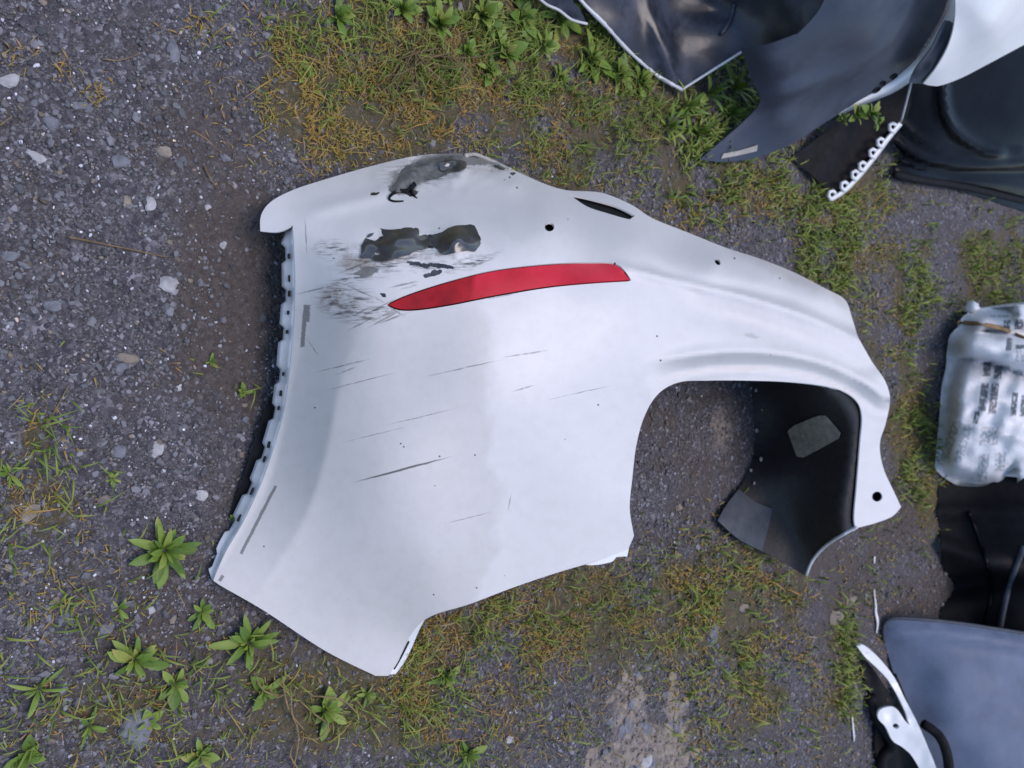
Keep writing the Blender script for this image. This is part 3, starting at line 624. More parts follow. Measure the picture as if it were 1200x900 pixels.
# ------------------------------------------------------------------ pile of scrapped parts in the weeds beyond
def outl(pts, step=6): return curve(pts, step, True)
# dark upturned shell
shell = thing('bumper_shell', 'dark glossy upturned bumper shell with thin white torn edge in the weeds', 'car bumper', tuple(at(798, 104, 0)))
AO = outl([(640, -110, 1), (655, -40), (682, 2), (708, 28), (735, 58), (768, 87), (799, 105, 1), (832, 84), (869, 61, 1), (905, 52), (940, 38), (965, 5), (985, -40), (1000, -110, 1)], 7)
AZ = TPS([(799, 105, .02), (735, 58, .03), (682, 2, .05), (655, -40, .07), (869, 61, .14), (940, 38, .30), (965, 5, .36), (985, -60, .45), (800, 60, .06), (850, 20, .13), (780, 10, .05), (740, 20, .06), (720, -60, .06), (850, -60, .16), (900, 20, .22), (640, -110, .1)], .3)
def zA(q): return AZ(q)+.02*np.exp(-((q[:, 0]-760-.3*q[:, 1])/10)**2)-.02*np.exp(-(((q[:, 0]-850)/35)**2+((q[:, 1]-12)/16)**2))+.003*(vnoise(q[:, 0]/16, q[:, 1]/16, 9)-.5)
flatsheet('shell', AO, zA, M['dark_shell'], shell, 8, (), .004)
e = curve([(660, -30), (682, 2), (708, 28), (735, 58), (768, 87), (799, 105)], 4); tube('torn_edge', at(e[:, 0], e[:, 1], zA(e)+.003), .0042*(1+.5*rng.random(len(e))), M['white_rim'], shell)
e = curve([(799, 105), (832, 84), (869, 61)], 4); tube('torn_edge', at(e[:, 0], e[:, 1], zA(e)+.003), .0038, M['white_rim'], shell)
e = curve([(845, 40), (855, 25), (860, 5)], 3); tube('rib', at(e[:, 0], e[:, 1], zA(e)+.004), .006, M['grey_satin'], shell)
# torn white sliver beside it
sv = TPS([(630, -8, .06), (655, 12, .05), (688, 27, .045), (680, 10, .07), (660, -10, .08)], .3)
o = flatsheet('plastic_sliver', outl([(622, -20, 1), (635, 2), (652, 10), (668, 22), (688, 28, 1), (680, 12), (672, 2), (668, -20, 1)], 4), lambda q: sv(q)+.008*(vnoise(q[:, 0]/5, q[:, 1]/5, 1)-.5), M['dark_shell'], None, 5)
tag(o, 'torn dark plastic sliver with pale edge poking from the weeds at the top edge', 'plastic scrap')
e = curve([(628, -6), (640, 5), (655, 12), (670, 23), (688, 28)], 3); tube('pale_edge', at(e[:, 0], e[:, 1], sv(e)+.004), .0035, M['white_rim'], o)
# grey satin trim panel
trim = thing('bumper_trim', 'grey satin bumper trim panel with pale sticker, pointed end in the grass', 'car bumper', tuple(at(830, 188, 0)))
BO = outl([(869, 58, 1), (880, 90), (891, 118), (872, 142), (846, 165), (820, 187, 1), (850, 190), (888, 184), (925, 170), (960, 148), (985, 132), (1025, 106), (1058, 84), (1085, 50), (1108, 8), (1118, -50), (1120, -110, 1), (995, -110, 1), (978, -40), (962, 8), (935, 40, 1), (900, 52)], 7)
BZ = TPS([(869, 58, .2), (891, 118, .13), (820, 187, .02), (850, 190, .02), (888, 184, .035), (960, 148, .11), (985, 132, .15), (1058, 84, .28), (1108, 8, .44), (1120, -110, .6), (995, -110, .52), (962, 8, .40), (935, 40, .34), (960, 90, .25), (1020, 40, .40), (920, 140, .14), (900, 75, .25)], .2)
def zB(q): return BZ(q)+.018*np.exp(-((side(curve([(880, 120), (960, 95), (1030, 60), (1080, -20)], 10), q))/9)**2)
flatsheet('panel', BO, zB, M['grey_satin'], trim, 8, (), .004)
flatsheet('sticker', outl([(845, 186, 1), (848, 180, 1), (868, 176), (888, 170, 1), (887, 177, 1), (866, 182)], 5), lambda q: zB(q)+.003, M['sticker'], trim, 5, (), .001)
ZW = TPS([(985, 131, .12), (1025, 104, .21), (1060, 82, .27), (1088, 48, .36), (1110, 10, .43), (1000, 118, .16), (1050, 85, .26)], .2)
wo = curve([(1112, -40), (1112, 8), (1098, 38), (1075, 70), (1045, 96), (1012, 116), (982, 132)], 4)
wi = curve([(1122, -40), (1119, 14), (1108, 44), (1082, 82), (1052, 106), (1015, 122), (984, 135)], 4)
n = min(len(wo), len(wi)); a = wo[np.linspace(0, len(wo)-1, n).astype(int)]; b = wi[np.linspace(0, len(wi)-1, n).astype(int)]
V = np.concatenate([at(a[:, 0], a[:, 1], zB(a)-.004), at((a+b)[:, 0]/2, (a+b)[:, 1]/2, zB(a)-.012), at(b[:, 0], b[:, 1], zB(a)-.035)])
mk('painted_edge', V, [(j*n+i, j*n+i+1, (j+1)*n+i+1, (j+1)*n+i) for j in range(2) for i in range(n-1)], M['white_paint'], trim, None, True, .003)
for i, (cx, cy) in enumerate(((1035, 98), (1048, 90), (1028, 106))):
    c = circ(cx, cy, 4.0+i, 2.2, 9, -.6); zz = zB(c)+.004; a = at(c[:, 0], c[:, 1], zz); bq = at(c[:, 0], c[:, 1], zz-.02)
    mk('clip_slot', np.concatenate([a, bq]), [tuple(range(9))]+[(j, (j+1) % 9, 9+(j+1) % 9, 9+j) for j in range(9)], M['black_plastic'], trim)
# white bumper lying on top, at the corner
wb = thing('bumper_cover', 'clean white bumper end resting on the scrap heap in the top right corner', 'car bumper', tuple(at(1100, 100, .25)))
CO = outl([(1116, -110, 1), (1119, -20), (1119, 22), (1112, 52), (1098, 78), (1082, 98, 1), (1098, 101), (1125, 92), (1160, 74), (1205, 50), (1260, 22), (1330, -10, 1), (1330, -110, 1)], 7)
CZ = TPS([(1116, -110, .66), (1119, 20, .52), (1098, 78, .40), (1082, 98, .33), (1125, 92, .33), (1205, 50, .40), (1260, 22, .44), (1330, -10, .5), (1330, -110, .7), (1160, 30, .53), (1200, -40, .64)], .2)
flatsheet('panel', CO, CZ, M['white_paint'], wb, 8, (), .004)
EO = outl([(1066, 97, 1), (1072, 82), (1092, 55), (1108, 24), (1118, 30, 1), (1116, 50), (1104, 76), (1086, 99, 1)], 5)
flatsheet('end_cap', EO, lambda q: CZ(q)-.012-.02*np.exp(-((side(curve([(1068, 90), (1095, 62), (1114, 24)], 6), q))/5)**2), M['grey_satin'], wb, 6, (), .003)
# black splash shield with the white comb strip
sh = thing('splash_shield', 'flat black plastic splash shield wedged under the grey trim panel', 'car part', tuple(at(960, 200, 0)))
DO = outl([(928, 182, 1), (945, 172), (985, 140), (1030, 106), (1062, 92), (1070, 100, 1), (1062, 138), (1022, 190), (979, 232, 1), (966, 220), (950, 204), (935, 194)], 6)
DZ = TPS([(928, 182, .015), (950, 204, .02), (979, 232, .03), (1022, 190, .07), (1062, 138, .14), (1066, 95, .19), (985, 140, .07), (1030, 110, .13), (990, 180, .05)], .3)
flatsheet('sheet', DO, lambda q: DZ(q)+.006*np.sin(q[:, 0]/9+q[:, 1]/14), M['black_plastic'], sh, 7)
comb_ = thing('comb_strip', 'white plastic strip with hooked teeth leaning along the black shield', 'plastic strip', tuple(at(978, 233, 0)))
c = curve([(975, 234), (990, 224), (1006, 208), (1024, 186), (1042, 162), (1056, 145)], 5); zc = DZ(c)+.012
V = []; dn = np.gradient(c, axis=0); nn2 = np.c_[dn[:, 1], -dn[:, 0]]/np.hypot(*dn.T)[:, None]
lo_, hi_ = c+nn2*-2.2, c+nn2*1.8
V = np.concatenate([at(lo_[:, 0], lo_[:, 1], zc), at(hi_[:, 0], hi_[:, 1], zc+.006)]); n = len(c)
mk('bar', V, [(i, i+1, n+i+1, n+i) for i in range(n-1)], M['white_paint'], comb_, None, True, .006)
for tt in (.07, .21, .36, .5, .64, .78, .95):
    i = int(tt*(n-1)); q = c[i]; tv = dn[i]/np.hypot(*dn[i]); nv = nn2[i]
    if nv[0] > 0: nv = -nv
    pts = [q-tv*4.0, q-tv*4.4+nv*6, q-tv*1+nv*9.5, q+tv*3.4+nv*8, q+tv*3.8+nv*4]
    tube('tooth', np.array([at(p_[0], p_[1], zc[i]+.006) for p_ in pts]), .0060, M['white_paint'], comb_, 6)
st_ = tube('rod', strip_curve([(1070, 88), (1064, 112), (1056, 142)], [.24, .21, .16], 5), .0075, M['grey_rim'], comb_, 7, .5)
# ribbed black bumper behind
rb = thing('bumper_cover', 'black ribbed bumper cover lying beyond the white comb strip', 'car bumper', tuple(at(1120, 215, 0)))
FO = outl([(1030, 128, 1), (1036, 150), (1050, 172), (1060, 184), (1050, 196, 1), (1054, 212), (1105, 219), (1160, 234), (1200, 247), (1290, 262, 1), (1330, 200), (1330, -20, 1), (1200, 40), (1130, 78), (1068, 92, 1)], 7)
FZ = TPS([(1030, 128, .05), (1050, 196, .015), (1054, 212, .01), (1105, 219, .01), (1200, 247, .01), (1290, 262, .01), (1330, 200, .2), (1330, -20, .4), (1200, 60, .27), (1130, 90, .2), (1068, 100, .14), (1100, 150, .13), (1200, 160, .19), (1130, 195, .07), (1200, 205, .09)], .2)
rl1 = curve([(1036, 155), (1070, 180), (1110, 192), (1160, 194), (1240, 190)], 8); rl2 = curve([(1104, 96), (1107, 130), (1122, 156), (1150, 174), (1172, 180)], 8); rl3 = curve([(1050, 200), (1110, 207), (1170, 214), (1260, 232)], 8); rl4 = curve([(1050, 140), (1085, 168), (1125, 182), (1200, 180)], 8)
def zF(q):
    z = FZ(q)
    for l, a, wd in ((rl1, .022, 6), (rl2, .022, 6), (rl3, .014, 7), (rl4, .012, 4)):
        dd, _ = pdist(l, q); z = z+a*np.exp(-(dd/wd)**2)
    return z-.016*np.exp(-(pdist(rl1+np.array([0, 10]), q)[0]/5)**2)
flatsheet('panel', FO, zF, M['black_gloss'], rb, 6, (), .004)
# lower lip as a separate strip
e = curve([(1048, 204), (1080, 211), (1120, 217), (1165, 227), (1230, 243), (1290, 255)], 8); tube('lower_lip', at(e[:, 0], e[:, 1], zF(e)+.01), .014, M['black_plastic'], rb, 8, .6)

# ------------------------------------------------------------------ printed sack, black crate piece, blue-grey panel
sk = thing('printed_sack', 'crumpled white plastic sack with dark print beside the weeds at the right edge', 'sack', tuple(at(1120, 470, 0)))
SZ0 = TPS([(1098, 548, .0), (1102, 480, .01), (1112, 420, .02), (1112, 395, .05), (1128, 372, .10), (1140, 360, .13), (1200, 358, .27), (1330, 340, .45), (1330, 600, .45), (1200, 560, .25), (1180, 582, .15), (1130, 573, .06), (1150, 470, .16), (1150, 540, .13), (1150, 400, .15), (1200, 480, .30), (1200, 410, .31), (1260, 480, .40)], .2)
SZ = lambda q: SZ0(q)*.75
f1 = curve([(1106, 420), (1140, 418), (1170, 424), (1190, 436), (1230, 446)], 6); f2 = curve([(1102, 486), (1135, 478), (1165, 490), (1200, 505), (1250, 510)], 6); f3 = curve([(1120, 382), (1160, 386), (1200, 398), (1250, 402)], 6)
SO = outl([(1096, 547, 1), (1099, 515), (1102, 480), (1104, 455), (1109, 432), (1110, 421, 1), (1110, 410), (1114, 393), (1123, 383, 1), (1127, 373), (1146, 362), (1200, 357), (1330, 340, 1), (1330, 605, 1), (1250, 545), (1200, 560), (1180, 581, 1), (1150, 578), (1128, 572), (1104, 558)], 6)
def zS(q, lift=0):
    """three plump folds stacked against each other"""
    x, y = q[:, 0], q[:, 1]; z = SZ(q)*.9; ed_ = sst(np.where(x < 1190, pdist(SO, q, True)[0], 40), 0, 26)
    l0 = 352-.02*(x-1120); l1 = 384+.10*(x-1120); l2 = 420+.0022*np.clip(x-1108, 0, 200)**2; l3 = 600-.12*np.abs(x-1160)
    for a_, b_, h_ in ((l0, l1, .08), (l1, l2, .10), (l2, l3, .11)):
        u_ = np.clip((y-a_)/(b_-a_), 0, 1); z = z+h_*ed_*np.sqrt(np.clip(1-(2*u_-1)**2, 0, 1))*((y >= a_) & (y < b_))
    r_ = np.abs(fbm(x/26+y/60, y/24, 12, 3)-.44)
    z = z+.05*(.10-r_)+.018*np.exp(-((y-490-.25*(x-1100))/5)**2)
    fl_ = .012+.25*np.clip(pdist(SO, q, True)[0], 0, 40)/400
    return np.where(x < 1180, np.maximum(z, fl_), z)
flatsheet('film', SO, zS, M['sack'], sk, 5.5, (), .003)
sb = OUT  # keep name
skirt('back', SO[[i for i in range(len(SO)) if SO[i, 0] > 1199]], zS, M['sack'], sk, (0, .02), zb=.0)
c = curve([(1122, 378), (1150, 380), (1178, 386), (1200, 396), (1240, 402)], 5); tube('tie_cord', at(c[:, 0], c[:, 1], zS(c)+.006), .009, M['brown_cord'], sk, 7, .4)
kn = at(1138, 361, .14); V = []; Fk = []
kk = [(math.cos(a)*math.cos(b), math.sin(a)*math.cos(b), math.sin(b)) for b in (-1.2, -.5, .2, .8, 1.3) for a in np.arange(8)*math.pi/4]
V = [kn+np.array(p_)*.024*(1+.3*math.sin(5*p_[0]+7*p_[1])) for p_ in kk]
mk('tied_neck', V, [(j*8+i, j*8+(i+1) % 8, (j+1)*8+(i+1) % 8, (j+1)*8+i) for j in range(4) for i in range(8)]+[tuple(range(8))[::-1], tuple(range(32, 40))], M['white_rim'], sk)

bk = thing('wheel_liner', 'black plastic wheel liner standing between the printed sack and blue-grey panel', 'car part', tuple(at(1105, 650, 0)))
HZ = TPS([(1098, 572, .0), (1100, 650, .0), (1098, 728, .0), (1200, 575, .24), (1200, 650, .27), (1200, 735, .25), (1330, 560, .48), (1330, 760, .48), (1140, 650, .10), (1140, 590, .09), (1140, 720, .09)], .2)
def zH(q): return HZ(q)+.035*np.exp(-((q[:, 1]-640-.35*(q[:, 0]-1100))/12)**2)-.04*np.exp(-((q[:, 1]-690+.2*(q[:, 0]-1100))/16)**2)+.02*np.exp(-((q[:, 1]-600)/9)**2)
HO = outl([(1100, 566, 1), (1099, 600), (1103, 640), (1100, 690), (1097, 732, 1), (1150, 742), (1200, 752), (1330, 770, 1), (1330, 550, 1), (1200, 552), (1150, 570)], 7)
flatsheet('shield', HO, zH, M['black_plastic'], bk, 7, (), .004)
e = curve([(1150, 742), (1162, 690), (1150, 640), (1135, 600)], 6); tube('stiffener_rib', at(e[:, 0], e[:, 1], zH(e)+.003), .008, M['black_gloss'], bk)
e = curve([(1200, 640), (1182, 690), (1172, 735)], 6); tube('stiffener_rib', at(e[:, 0], e[:, 1], zH(e)+.003), .01, M['flap'], bk)

bp = thing('body_panel', 'smooth blue-grey curved body panel at the lower right corner', 'car part', tuple(at(1040, 780, 0)))
IZ = TPS([(1036, 745, .0), (1045, 728, .03), (1120, 730, .16), (1200, 742, .28), (1330, 760, .42), (1050, 800, .03), (1070, 850, .07), (1090, 900, .11), (1100, 980, .13), (1200, 820, .31), (1200, 900, .32), (1330, 960, .46), (1110, 800, .17)], .2)
IO = outl([(1036, 752, 1), (1036, 734), (1046, 725), (1080, 726), (1120, 730), (1200, 742), (1330, 762, 1), (1330, 1010, 1), (1095, 1010, 1), (1092, 940), (1080, 880), (1064, 830), (1048, 790)], 7)
def zI(q): return IZ(q)+.018*np.exp(-((side(curve([(1040, 742), (1110, 742), (1200, 756), (1330, 776)], 10), q))/9)**2)+.01*(vnoise(q[:, 0]/40, q[:, 1]/40, 2)-.5)
flatsheet('panel', IO, zI, M['blue_panel'], bp, 8, (), .004)
e = curve([(1036, 752), (1036, 734), (1046, 725), (1080, 726), (1120, 730), (1200, 742), (1330, 762)], 7); tube('rolled_edge', at(e[:, 0], e[:, 1], zI(e)), .007, M['flap'], bp)
e = curve([(1048, 790), (1064, 830), (1080, 880), (1092, 940), (1095, 1010)], 7); tube('rolled_edge', at(e[:, 0], e[:, 1], zI(e)), .007, M['black_plastic'], bp)

wbk = thing('headlamp_bracket', 'white plastic bracket arm with bolt hole against the blue-grey panel', 'bracket', tuple(at(1040, 840, 0)))
KZ = TPS([(1005, 757, .03), (1030, 776, .06), (1052, 805, .09), (1066, 835, .12), (1082, 870, .15), (1100, 920, .18), (1030, 840, .06), (1050, 870, .09), (1080, 910, .13)], .3)
a1 = curve([(1004, 757, 1), (1012, 756), (1030, 771), (1048, 794), (1060, 818), (1074, 845), (1086, 872), (1100, 910), (1115, 980, 1), (1092, 980, 1), (1082, 915), (1070, 888), (1058, 876), (1046, 868), (1038, 852), (1029, 842), (1031, 832), (1044, 828), (1052, 832), (1060, 844), (1066, 850, 1), (1060, 832), (1050, 812), (1040, 796), (1028, 783), (1014, 770)], 4, True)
flatsheet('arm', a1, lambda q: KZ(q)+.004*(vnoise(q[:, 0]/9, q[:, 1]/9, 3)-.5), M['white_paint'], wbk, 4.5, [circ(1050, 851, 4, 3, 10, .3)], .010)
hs = thing('rubber_hose', 'black rubber hose loop beside the white bracket at the lower right', 'hose', tuple(at(1040, 880, 0)))
tube('hose', strip_curve([(1020, 815), (1026, 838), (1044, 872), (1034, 890), (1034, 920), (1045, 950)], [.02, .02, .03, .03, .02, .02], 5), .018, M['black_plastic'], hs, 9)
tube('hose', strip_curve([(1082, 848), (1100, 862), (1110, 885), (1112, 915), (1105, 950)], [.12, .17, .19, .2, .18], 5), .017, M['black_plastic'], hs, 9)
o = flatsheet('plastic_sheet', outl([(1010, 770, 1), (1022, 782), (1038, 806), (1052, 830), (1062, 850), (1090, 940), (1070, 970), (1040, 940), (1026, 880), (1026, 830), (1014, 800)], 6), lambda q: .012+0*q[:, 0]+.008*vnoise(q[:, 0]/14, q[:, 1]/14, 3), M['black_plastic'], None, 7)
tag(o, 'thin black plastic sheet on the ground under the white bracket', 'plastic scrap')
for i, (pts, r, lab) in enumerate(((((1022, 690), (1025, 712), (1027, 730), (1026, 742)), [.002, .004, .006, .002], 'white plastic shred lying on gravel left of the blue-grey panel'),
                                   (((994, 838), (996, 852), (999, 868)), [.002, .004, .002], 'small pale plastic shred beside the grass tuft near the white bracket'),
                                   (((1024, 652), (1024, 660)), [.004, .003], 'tiny white plastic chip on gravel beyond the wheel-arch liner'))):
    c = curve(pts, 4); P = at(c[:, 0], c[:, 1], np.zeros(len(c))); P[:, 2] = gz(P[:, 0], P[:, 1])+.006
    o = tube('plastic_shred', P, np.interp(np.linspace(0, 1, len(c)), np.linspace(0, 1, len(r)), r)*1.6, M['white_paint'], None, 6, .5); tag(o, lab, 'plastic scrap')

# ------------------------------------------------------------------ gravel (stuff)
bp_poly = OUT; others = [AO, BO, CO, FO, DO, SO, HO, IO]
def blocked(q, include_bumper=True):
    k_ = inside(bp_poly, q) if include_bumper else np.zeros(len(q), bool)
    for p_ in others: k_ |= inside(p_, q)
    return k_
ico_v = []; ph = (1+5**.5)/2
for a in (-1, 1):
    for b in (-ph, ph): ico_v += [(0, a, b), (a, b, 0), (b, 0, a)]
ico_v = np.array(ico_v)/math.hypot(1, ph)
D = ((ico_v[:, None]-ico_v[None])**2).sum(-1); e2 = np.sort(np.unique(D.round(4)))[1]; adj = np.abs(D-e2) < .01
ico_f = np.array([(i, j, l) for i in range(12) for j in range(i+1, 12) for l in range(j+1, 12) if adj[i, j] and adj[j, l] and adj[i, l]])
cr = np.cross(ico_v[ico_f[:, 1]]-ico_v[ico_f[:, 0]], ico_v[ico_f[:, 2]]-ico_v[ico_f[:, 0]]); fl_ = (cr*ico_v[ico_f].mean(1)).sum(1) < 0; ico_f[fl_] = ico_f[fl_][:, ::-1]
def fast_mesh(name, V, tri, col, mat, smooth=False):
    me = bpy.data.meshes.new(name); nv, nf = len(V), len(tri)
    me.vertices.add(nv); me.vertices.foreach_set('co', V.astype(np.float32).ravel())
    me.loops.add(nf*3); me.loops.foreach_set('vertex_index', tri.astype(np.int32).ravel())
    me.polygons.add(nf); me.polygons.foreach_set('loop_start', np.arange(0, nf*3, 3, dtype=np.int32))
    me.polygons.foreach_set('use_smooth', np.full(nf, smooth))
    a = me.attributes.new('Col', 'FLOAT_COLOR', 'POINT'); a.data.foreach_set('color', col.astype(np.float32).ravel())
    me.materials.append(mat); me.update(calc_edges=True); me.validate()
    o = bpy.data.objects.new(name, me); COL.objects.link(o); return o
NS = 105000
px = -160+rng.random(NS)**1.25*1420; py = -280+rng.random(NS)*1470
q = np.c_[px, py]; g, d = dens(px, py)
keep = rng.random(NS) > np.clip(.55*d+.45*g, 0, .85)
mud_k = np.exp(-(((px-275)/45)**2+((py-340)/130)**2))*.75; keep &= rng.random(NS) > mud_k
clump = fbm(px/60, py/60, 41, 3); keep &= rng.random(NS) < np.clip((clump-.18)*2.6, .12, 1)
q = q[keep]; P = at(q[:, 0], q[:, 1], np.zeros(len(q))); n = len(P)
P[:, 2] = gz(P[:, 0], P[:, 1])
size = .0012+.0026*rng.random(n)**2+.0050*rng.random(n)**13+.0015*(q[:, 0] > 700)
sc3 = np.c_[.7+.8*rng.random(n), .6+.6*rng.random(n), .35+.5*rng.random(n)]*size[:, None]
th = rng.random(n)*6.283; tl = (rng.random(n)-.5)*.9
base = ico_v[None]*(1+.6*(rng.random((n, 12, 1))-.5))*sc3[:, None, :]
ct, st2 = np.cos(tl)[:, None], np.sin(tl)[:, None]
x, y, z = base[..., 0], base[..., 1], base[..., 2]
y, z = y*ct-z*st2, y*st2+z*ct
c_, s_ = np.cos(th)[:, None], np.sin(th)[:, None]
Vs = np.stack([x*c_-y*s_, x*s_+y*c_, z], -1)+P[:, None, :]+np.array([0, 0, .3])*size[:, None, None]
tone = .06+.13*rng.random(n)**1.6+.6*rng.random(n)**16*(size < .0034)+.12*rng.random(n)**8
hue = rng.random(n)
cols = np.stack([tone*(.98+.25*(hue > .93)), tone*(.98+.02*(hue > .93)), tone*(1.10-.3*(hue > .93)), np.ones(n)], -1)
tri = (ico_f[None]+12*np.arange(n)[:, None, None]).reshape(-1, 3)
o = fast_mesh('gravel', Vs.reshape(-1, 3), tri, np.repeat(cols, 12, 0), M['gravel']); o['kind'] = 'stuff'
o['label'] = 'loose grey gravel covering the yard'

# ------------------------------------------------------------------ grass and moss (stuff)
def blades(name, label, N, which, hmin, hmax, wid, colf, lean, maxp=1.0):
    N = int(N*1.2); px = -150+rng.random(N)*1450; py = -270+rng.random(N)*1420; g, d = dens(px, py)
    w_ = (g if which == 'g' else d)*np.where(px < 470, np.where(py > 400, .16 if which == 'g' else .3, .9), 1.0)
    cl = fbm(px/26, py/26, 50 if which == 'g' else 77, 3)
    kk_ = rng.random(N) < np.clip(w_*np.clip((cl-.30)*4.5, 0, 1.3), 0, maxp); q = np.c_[px, py][kk_]
    q = q[~blocked(q)]; P = at(q[:, 0], q[:, 1], np.zeros(len(q))); P[:, 2] = gz(P[:, 0], P[:, 1])-.002
    n = len(P); h = hmin+(hmax-hmin)*rng.random(n)**1.8; th = rng.random(n)*6.283; ln_ = lean*(.2+rng.random(n))
    dv = np.c_[np.cos(th), np.sin(th), np.zeros(n)]; sv_ = np.c_[-np.sin(th), np.cos(th), np.zeros(n)]; wd = wid*(.6+.8*rng.random(n))*(1+.7*(q[:, 0] > 780))
    rows = []
    for t, ww in ((0, .7), (.35, 1), (.7, .7)):
        c = P+dv*(ln_*h*t*t)[:, None]*1.0; c[:, 2] += h*(t-.35*ln_*t*t)
        rows += [c-sv_*(wd*ww)[:, None], c+sv_*(wd*ww)[:, None]]
    c = P+dv*(ln_*h)[:, None]; c[:, 2] += h*np.maximum(.1, 1-.5*ln_); rows.append(c)
    Vb = np.stack(rows, 1); f0 = np.array([(0, 1, 3), (0, 3, 2), (2, 3, 5), (2, 5, 4), (4, 5, 6)])
    tri = (f0[None]+7*np.arange(n)[:, None, None]).reshape(-1, 3)
    o = fast_mesh(name, Vb.reshape(-1, 3), tri, np.repeat(colf(n, q), 7, 0), M['grass'], True); o['kind'] = 'stuff'; o['label'] = label
    return o
def lerp3(a, b, t): return np.c_[np.outer(1-t, a)+np.outer(t, b), np.ones(len(t))]
def green(n, q):
    t = np.clip(rng.random(n)*.7+.6*(fbm(q[:, 0]/40, q[:, 1]/40, 5)-.3), 0, 1); return lerp3((.09, .155, .024), (.27, .30, .065), t)
def dry(n, q):
    t = np.clip(rng.random(n)*.6+.8*(fbm(q[:, 0]/45, q[:, 1]/45, 15)-.25), 0, 1); a = lerp3((.25, .24, .045), (.40, .205, .06), t)
    k_ = rng.random(n) < .14; a[k_, :3] = (.27, .21, .12); return a
blades('grass', 'green grass growing through the gravel', 300000, 'g', .012, .06, .0016, green, .9)
blades('moss', 'orange and olive moss and dry grass on the gravel', 420000, 'd', .005, .024, .0012, dry, 1.0)
blades('dry_grass', 'thin dry straw-coloured grass', 16000, 'd', .02, .075, .0010, dry, 1.2, .5)

# ------------------------------------------------------------------ broad-leaved weeds (things with leaf parts)
def leaf_mesh(name, wd, bend, fold):
    rows = 7; V = []; 
    for i in range(rows):
        t = i/(rows-1); ww = wd*(math.sin(math.pi*min(1, t**1.25*.96+.04))**.75)*(1+.12*math.sin(9*t+wd*40)); zz = bend*(t-1.6*t*t)*.6
        V += [(t, -ww, zz+fold*ww), (t, 0, zz), (t, ww, zz+fold*ww)]
    Fc = [(i*3+j, i*3+j+1, i*3+j+4, i*3+j+3) for i in range(rows-1) for j in range(2)]
    me = bpy.data.meshes.new(name); me.from_pydata([(a*1.0, b, c) for a, b, c in V], [], Fc); me.materials.append(M['leaf'])
    me.polygons.foreach_set('use_smooth', [True]*len(Fc)); me.update(); return me
LEAF = [leaf_mesh('leaf', .125, .35, .35), leaf_mesh('leaf', .17, .5, .3), leaf_mesh('leaf', .25, .3, .25), leaf_mesh('leaf', .065, .5, .5)]
def weed(px, py, rad_px, label, nl=12, kinds=(0, 1), group=None, up=.5, z0=None, name='leafy_weed'):
    loc = at(px, py, 0); zz = float(gz(loc[0], loc[1])) if z0 is None else z0
    if z0 is not None: loc = at(px, py, z0)
    loc[2] = zz; dist = (loc-EYE)@F_; R = rad_px*dist/FPX
    r = thing(name, label, 'weed', tuple(loc), group)
    a0 = random.random()*6.28
    nl = int(nl*1.6)
    for i in range(nl):
        inner = i/nl; L = R*(1.12-.5*inner)*random.uniform(.5, 1.2)
        l = bpy.data.objects.new('leaf', random.choice([LEAF[k_] for k_ in kinds])); COL.objects.link(l); l.parent = r
        el = math.radians(8+55*inner*up*2+random.uniform(-8, 14)); az = a0+i*2.399+random.uniform(-.6, .6)
        l.rotation_euler = (random.uniform(-.35, .35), -el, az); l.scale = (L, L, L)
        l.location = (math.cos(az)*R*.06, math.sin(az)*R*.06, .002+inner*R*.12)
    return r
W = [(192, 645, 40, 'largest bright green leafy rosette weed on the gravel', 18, (0, 1)),
     (157, 772, 34, 'bright green spiky weed below the large rosette', 13, (0, 1)),
     (290, 752, 36, 'green leafy weed close below the bumper corner', 14, (0, 1)),
     (45, 806, 30, 'slender green weed near the lower left edge', 9, (0, 3)),
     (104, 850, 24, 'long-leaved weed at the lower left, between the slender weed and the bottom edge', 7, (0, 3)),
     (30, 884, 24, 'small round-leaved weed in the lower left corner', 9, (2,)),
     (236, 716, 20, 'small weed between the large rosette and the bumper corner', 6, (1, 2)),
     (139, 712, 16, 'tiny weed left of the gap below the large rosette', 6, (0, 1)),
     (205, 802, 26, 'pale loose weed right of the spiky weed', 8, (1, 2)),
     (308, 808, 24, 'broad-leaved weed below the bumper corner, by the curling stems', 7, (2, 1)),
     (380, 832, 28, 'leafy weed among the curling stems under the bumper tip', 10, (1, 2)),
     (428, 812, 18, 'small weed right under the pointed bumper tip', 8, (1, 0)),
     (276, 604, 14, 'small weed peeping out at the near edge of the bumper', 6, (1, 2)),
     (132, 561, 11, 'tiny green seedling alone on the gravel', 5, (2, 1)),
     (286, 460, 12, 'tiny mossy seedling near the bumper edge', 7, (2, 0)),
     (248, 424, 9, 'tiniest seedling on gravel near the bumper edge', 5, (2, 1)),
     (12, 555, 26, 'grassy weed cut by the left edge', 8, (0, 3)),
     (548, 884, 26, 'bright green weed cut by the bottom edge', 11, (1, 0)),
     (358, 88, 13, 'small round-leaved weed on the gravel near the top', 5, (2,)),
     (520, 792, 22, 'green weed on the mossy ground right of the bumper tip', 9, (0, 1)),
     (172, 846, 22, 'low weed beside the grey slab at the bottom', 8, (2, 1)),
     (235, 885, 20, 'leafy weed at the bottom edge right of the grey slab', 8, (1, 2)),
     (70, 705, 18, 'thin grassy weed left of the large rosette', 7, (3,))]
for px_, py_, r_, lab, nl, kd in W: weed(px_, py_, r_, lab, nl, kd)
